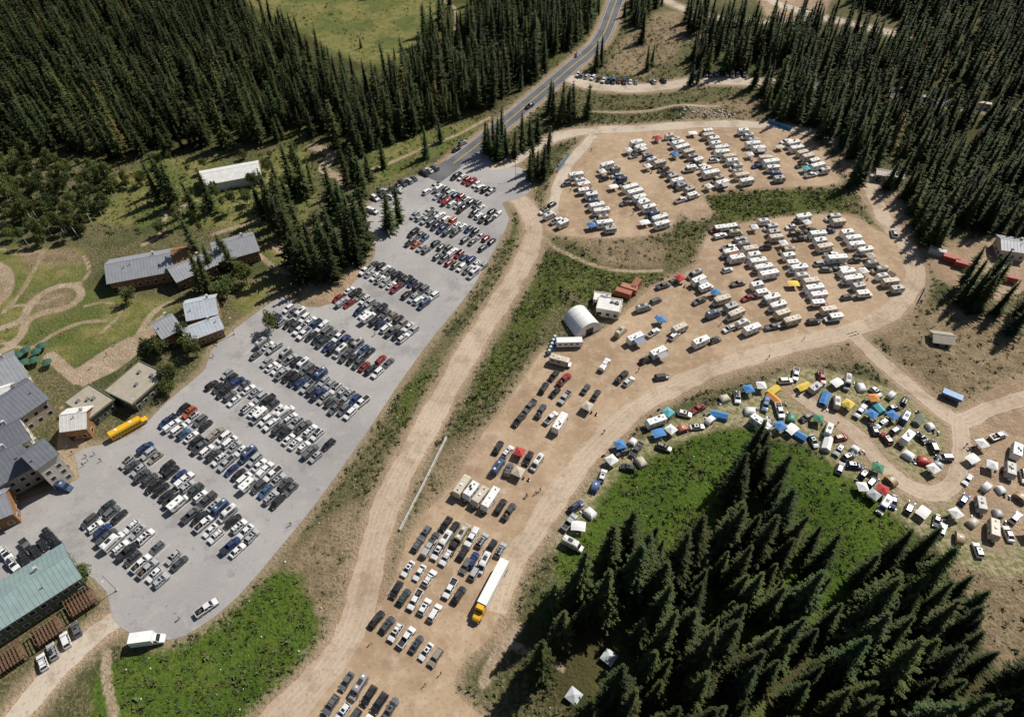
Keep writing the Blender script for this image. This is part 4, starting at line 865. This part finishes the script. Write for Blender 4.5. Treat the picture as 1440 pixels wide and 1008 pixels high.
trees([(1192,265),(1200,262),(1210,258),(1286,318),(1296,332),(1306,346),(1314,352),(1280,300),(1320,310),(1302,318),(1348,424),(1358,430),(1368,438),(1380,425),(1398,440),(1428,446),(1440,440),(1372,418),(1385,400),(1350,405),(1420,470)],CON,.8,1.2)
trees([(1255,275),(1300,290),(1340,300),(1370,310),(1400,325),(1350,290),(1420,310),(1180,190),(1165,200),(1205,230),(1225,225)],CON,.7,1.15,n=4,spread=7)
A,B,Z=scatter(GP([(0,340),(-60,330),(-60,250),(60,225),(180,250),(150,300),(110,335),(50,345)]),5.2,.85); plant('aspen_tree',ASP+BRO,A,B,Z,.6,1.05,tint=False)
A,B,Z=scatter(GP([(150,260),(240,225),(430,210),(450,280),(390,300),(260,330),(160,320)]),9,.45); plant('aspen_tree',ASP+BRO,A,B,Z,.45,.9,tint=False)
trees([(150,285),(200,260),(225,235),(270,280),(255,320),(310,290),(330,300),(350,290),(365,300),(230,330),(285,330),(40,345),(60,345),(120,330)],ASP+BRO,.55,1,'aspen_tree')
trees([(186,425),(268,492),(278,500),(215,506),(240,552),(245,540),(320,420),(325,405),(348,398),(122,815),(228,500),(262,480),(385,465),(150,225)],BRO,.8,1.15,'deciduous_tree')
# ------------------------------------------------------------------ shrubs, herbs, rocks
def shrubs(name,A,B,Z,rmin,rmax,base,tip,KK=12,hf=.6):
    n=len(A)
    if n==0: return
    r=RN.uniform(rmin,rmax,n)*RN.uniform(.6,1,n)
    d=RN.normal(size=(n,KK,3)); d/=np.linalg.norm(d,axis=2,keepdims=True); d[...,2]=np.abs(d[...,2])*hf*1.2
    c=np.stack([A,B,Z],1)[:,None,:]+d*(r[:,None,None]*RN.uniform(.4,.95,(n,KK,1)))
    e=RN.normal(size=(n,KK,3,3))*r[:,None,None,None]*.33; T=c[:,:,None,:]+e; T[...,2]=np.maximum(T[...,2],Z[:,None,None]-.05)
    V_=T.reshape(-1,3); sh=np.repeat(np.clip(RN.random(n)[:,None]*.7+RN.random((n,KK))*.4,0,1).ravel(),3)
    m=mat_leaf(name+'_mat',base,base,tip); obj(name,npmesh(name,V_,np.arange(len(V_)).reshape(-1,3),m,sh))
def sc2(poly,sp,prob=1,clear=1.2):
    A,B,Z=scatter(poly,sp,prob,.5,clear); k=(sd_poly(A,B,CAMP)>1)&(sd_poly(A,B,PARK)>0)&(f_multi(A,B,[FB])>-3); return A[k],B[k],Z[k]
near=GP([(130,1150),(150,910),(280,880),(560,560),(720,300),(700,150),(1250,150),(1500,480),(1500,1150)])
A,B,Z=sc2(near,1.6,.85); dens=relief_noise(A*3,B*3)+RN.normal(size=A.size)*.3; k=(dens>-.5)&((f_multi(A,B,DRY)>0)|(RN.random(A.size)<.3)); shrubs('sagebrush_scrub',A[k],B[k],Z[k],.35,1.35,(.045,.06,.022),(.14,.15,.062))
A,B,Z=sc2(near,3,.35); shrubs('dry_grass_tufts',A,B,Z,.25,.6,(.18,.14,.07),(.32,.26,.15))
for p in LUSHP:
    A,B,Z=scatter(p,1.6,.75,.5,1.6); dens=relief_noise(A*3,B*3)+RN.normal(size=A.size)*.4; k=(sd_poly(A,B,CAMP)>.5)&(dens>-.3); shrubs('willow_scrub',A[k],B[k],Z[k],.4,1.3,(.035,.06,.014),(.12,.145,.04),12,.6)
for p in [LUSH,LUSH2]:
    A,B,Z=scatter(p,1.35,.85,.5,1.0); dens=relief_noise(A*2.2,B*2.2)+RN.normal(size=A.size)*.4; k=(sd_poly(A,B,CAMP)>.5)&(sd_poly(A,B,FB)>-8)&(dens>-.35); shrubs('meadow_herbs',A[k],B[k],Z[k],.3,.85,(.06,.105,.014),(.14,.19,.034),11,.36)
far=GP([(-100,330),(0,240),(430,200),(560,180),(700,150),(860,0),(1100,100),(1100,180),(700,230),(520,280),(380,330),(200,330)])
A,B,Z=scatter(far,2.4,.7); shrubs('meadow_bushes',A,B,Z,.4,1.5,(.045,.07,.02),(.14,.16,.05))
A,B,Z=scatter(meadow1,4.5,.4); shrubs('meadow_bushes',A,B,Z,.4,1.4,(.06,.08,.025),(.16,.16,.06))
A,B,Z=scatter(GP([(930,345),(985,315),(990,345),(960,378),(930,370)]),1.3,.8); shrubs('yellow_flowers',A,B,Z,.25,.5,(.45,.33,.02),(.65,.48,.03))
def rocks(name,A,B,Z,r0,r1):
    n=len(A); ico=np.array([(0,0,1),(.9,0,.3),(.28,.85,.3),(-.72,.53,.3),(-.72,-.53,.3),(.28,-.85,.3),(.6,.4,-.3),(-.3,.7,-.3),(-.7,-.1,-.3),(-.2,-.75,-.3),(.65,-.4,-.3)]); 
    f=[(0,1,2),(0,2,3),(0,3,4),(0,4,5),(0,5,1),(1,6,2),(2,6,7),(2,7,3),(3,7,8),(3,8,4),(4,8,9),(4,9,5),(5,9,10),(5,10,1),(1,10,6)]
    r=RN.uniform(r0,r1,n); V_=ico[None]*r[:,None,None]*RN.uniform(.65,1.2,(n,11,3))+np.stack([A,B,Z+.1],1)[:,None]
    F_=(np.array(f)[None]+np.arange(n)[:,None,None]*11).reshape(-1,3); obj(name,npmesh(name,V_.reshape(-1,3),F_,M_conc))
A,B,Z=scatter(GP([(940,170),(960,150),(1010,155),(1040,165),(1000,172)]),1.8,.7); rocks('boulders',A,B,Z,.4,1.0)
A,B,Z=sc2(near,5,.3,.3); rocks('scattered_rocks',A,B,Z,.15,.4)
for p in [(855,928),(806,982),(890,990)]:
    q=G(p); veh('canopy',q.x,q.y,.9,color=(.5,.53,.56))
# ------------------------------------------------------------------ light, sky, camera
el=math.radians(48); az=Vector((.76,.65,0)).normalized(); D=Vector((az.x*math.cos(el),az.y*math.cos(el),math.sin(el)))
l=bpy.data.lights.new('sun','SUN'); l.energy=5; l.angle=math.radians(.5); l.color=(1,.955,.885); o=bpy.data.objects.new('sun',l); o.rotation_euler=D.to_track_quat('Z','Y').to_euler(); COL.objects.link(o)
w=bpy.data.worlds.new('World'); S.world=w; w.use_nodes=True; nt=w.node_tree; s=nt.nodes.new('ShaderNodeTexSky'); s.sky_type='NISHITA'; s.sun_disc=False; s.sun_elevation=el; s.sun_rotation=math.atan2(D.x,D.y)
nt.links.new(s.outputs[0],nt.nodes['Background'].inputs[0]); nt.nodes['Background'].inputs[1].default_value=.05
c=bpy.data.cameras.new('camera'); c.sensor_width=36; c.lens=CF/1440*36; c.clip_end=9000; c.clip_start=1; o=bpy.data.objects.new('camera',c); o.location=(0,0,CH); o.rotation_euler=(math.pi/2-CP,0,0); COL.objects.link(o); S.camera=o
S.view_settings.view_transform='Standard'; S.view_settings.look='None'; S.view_settings.exposure=0
print('objects',len(bpy.data.objects))
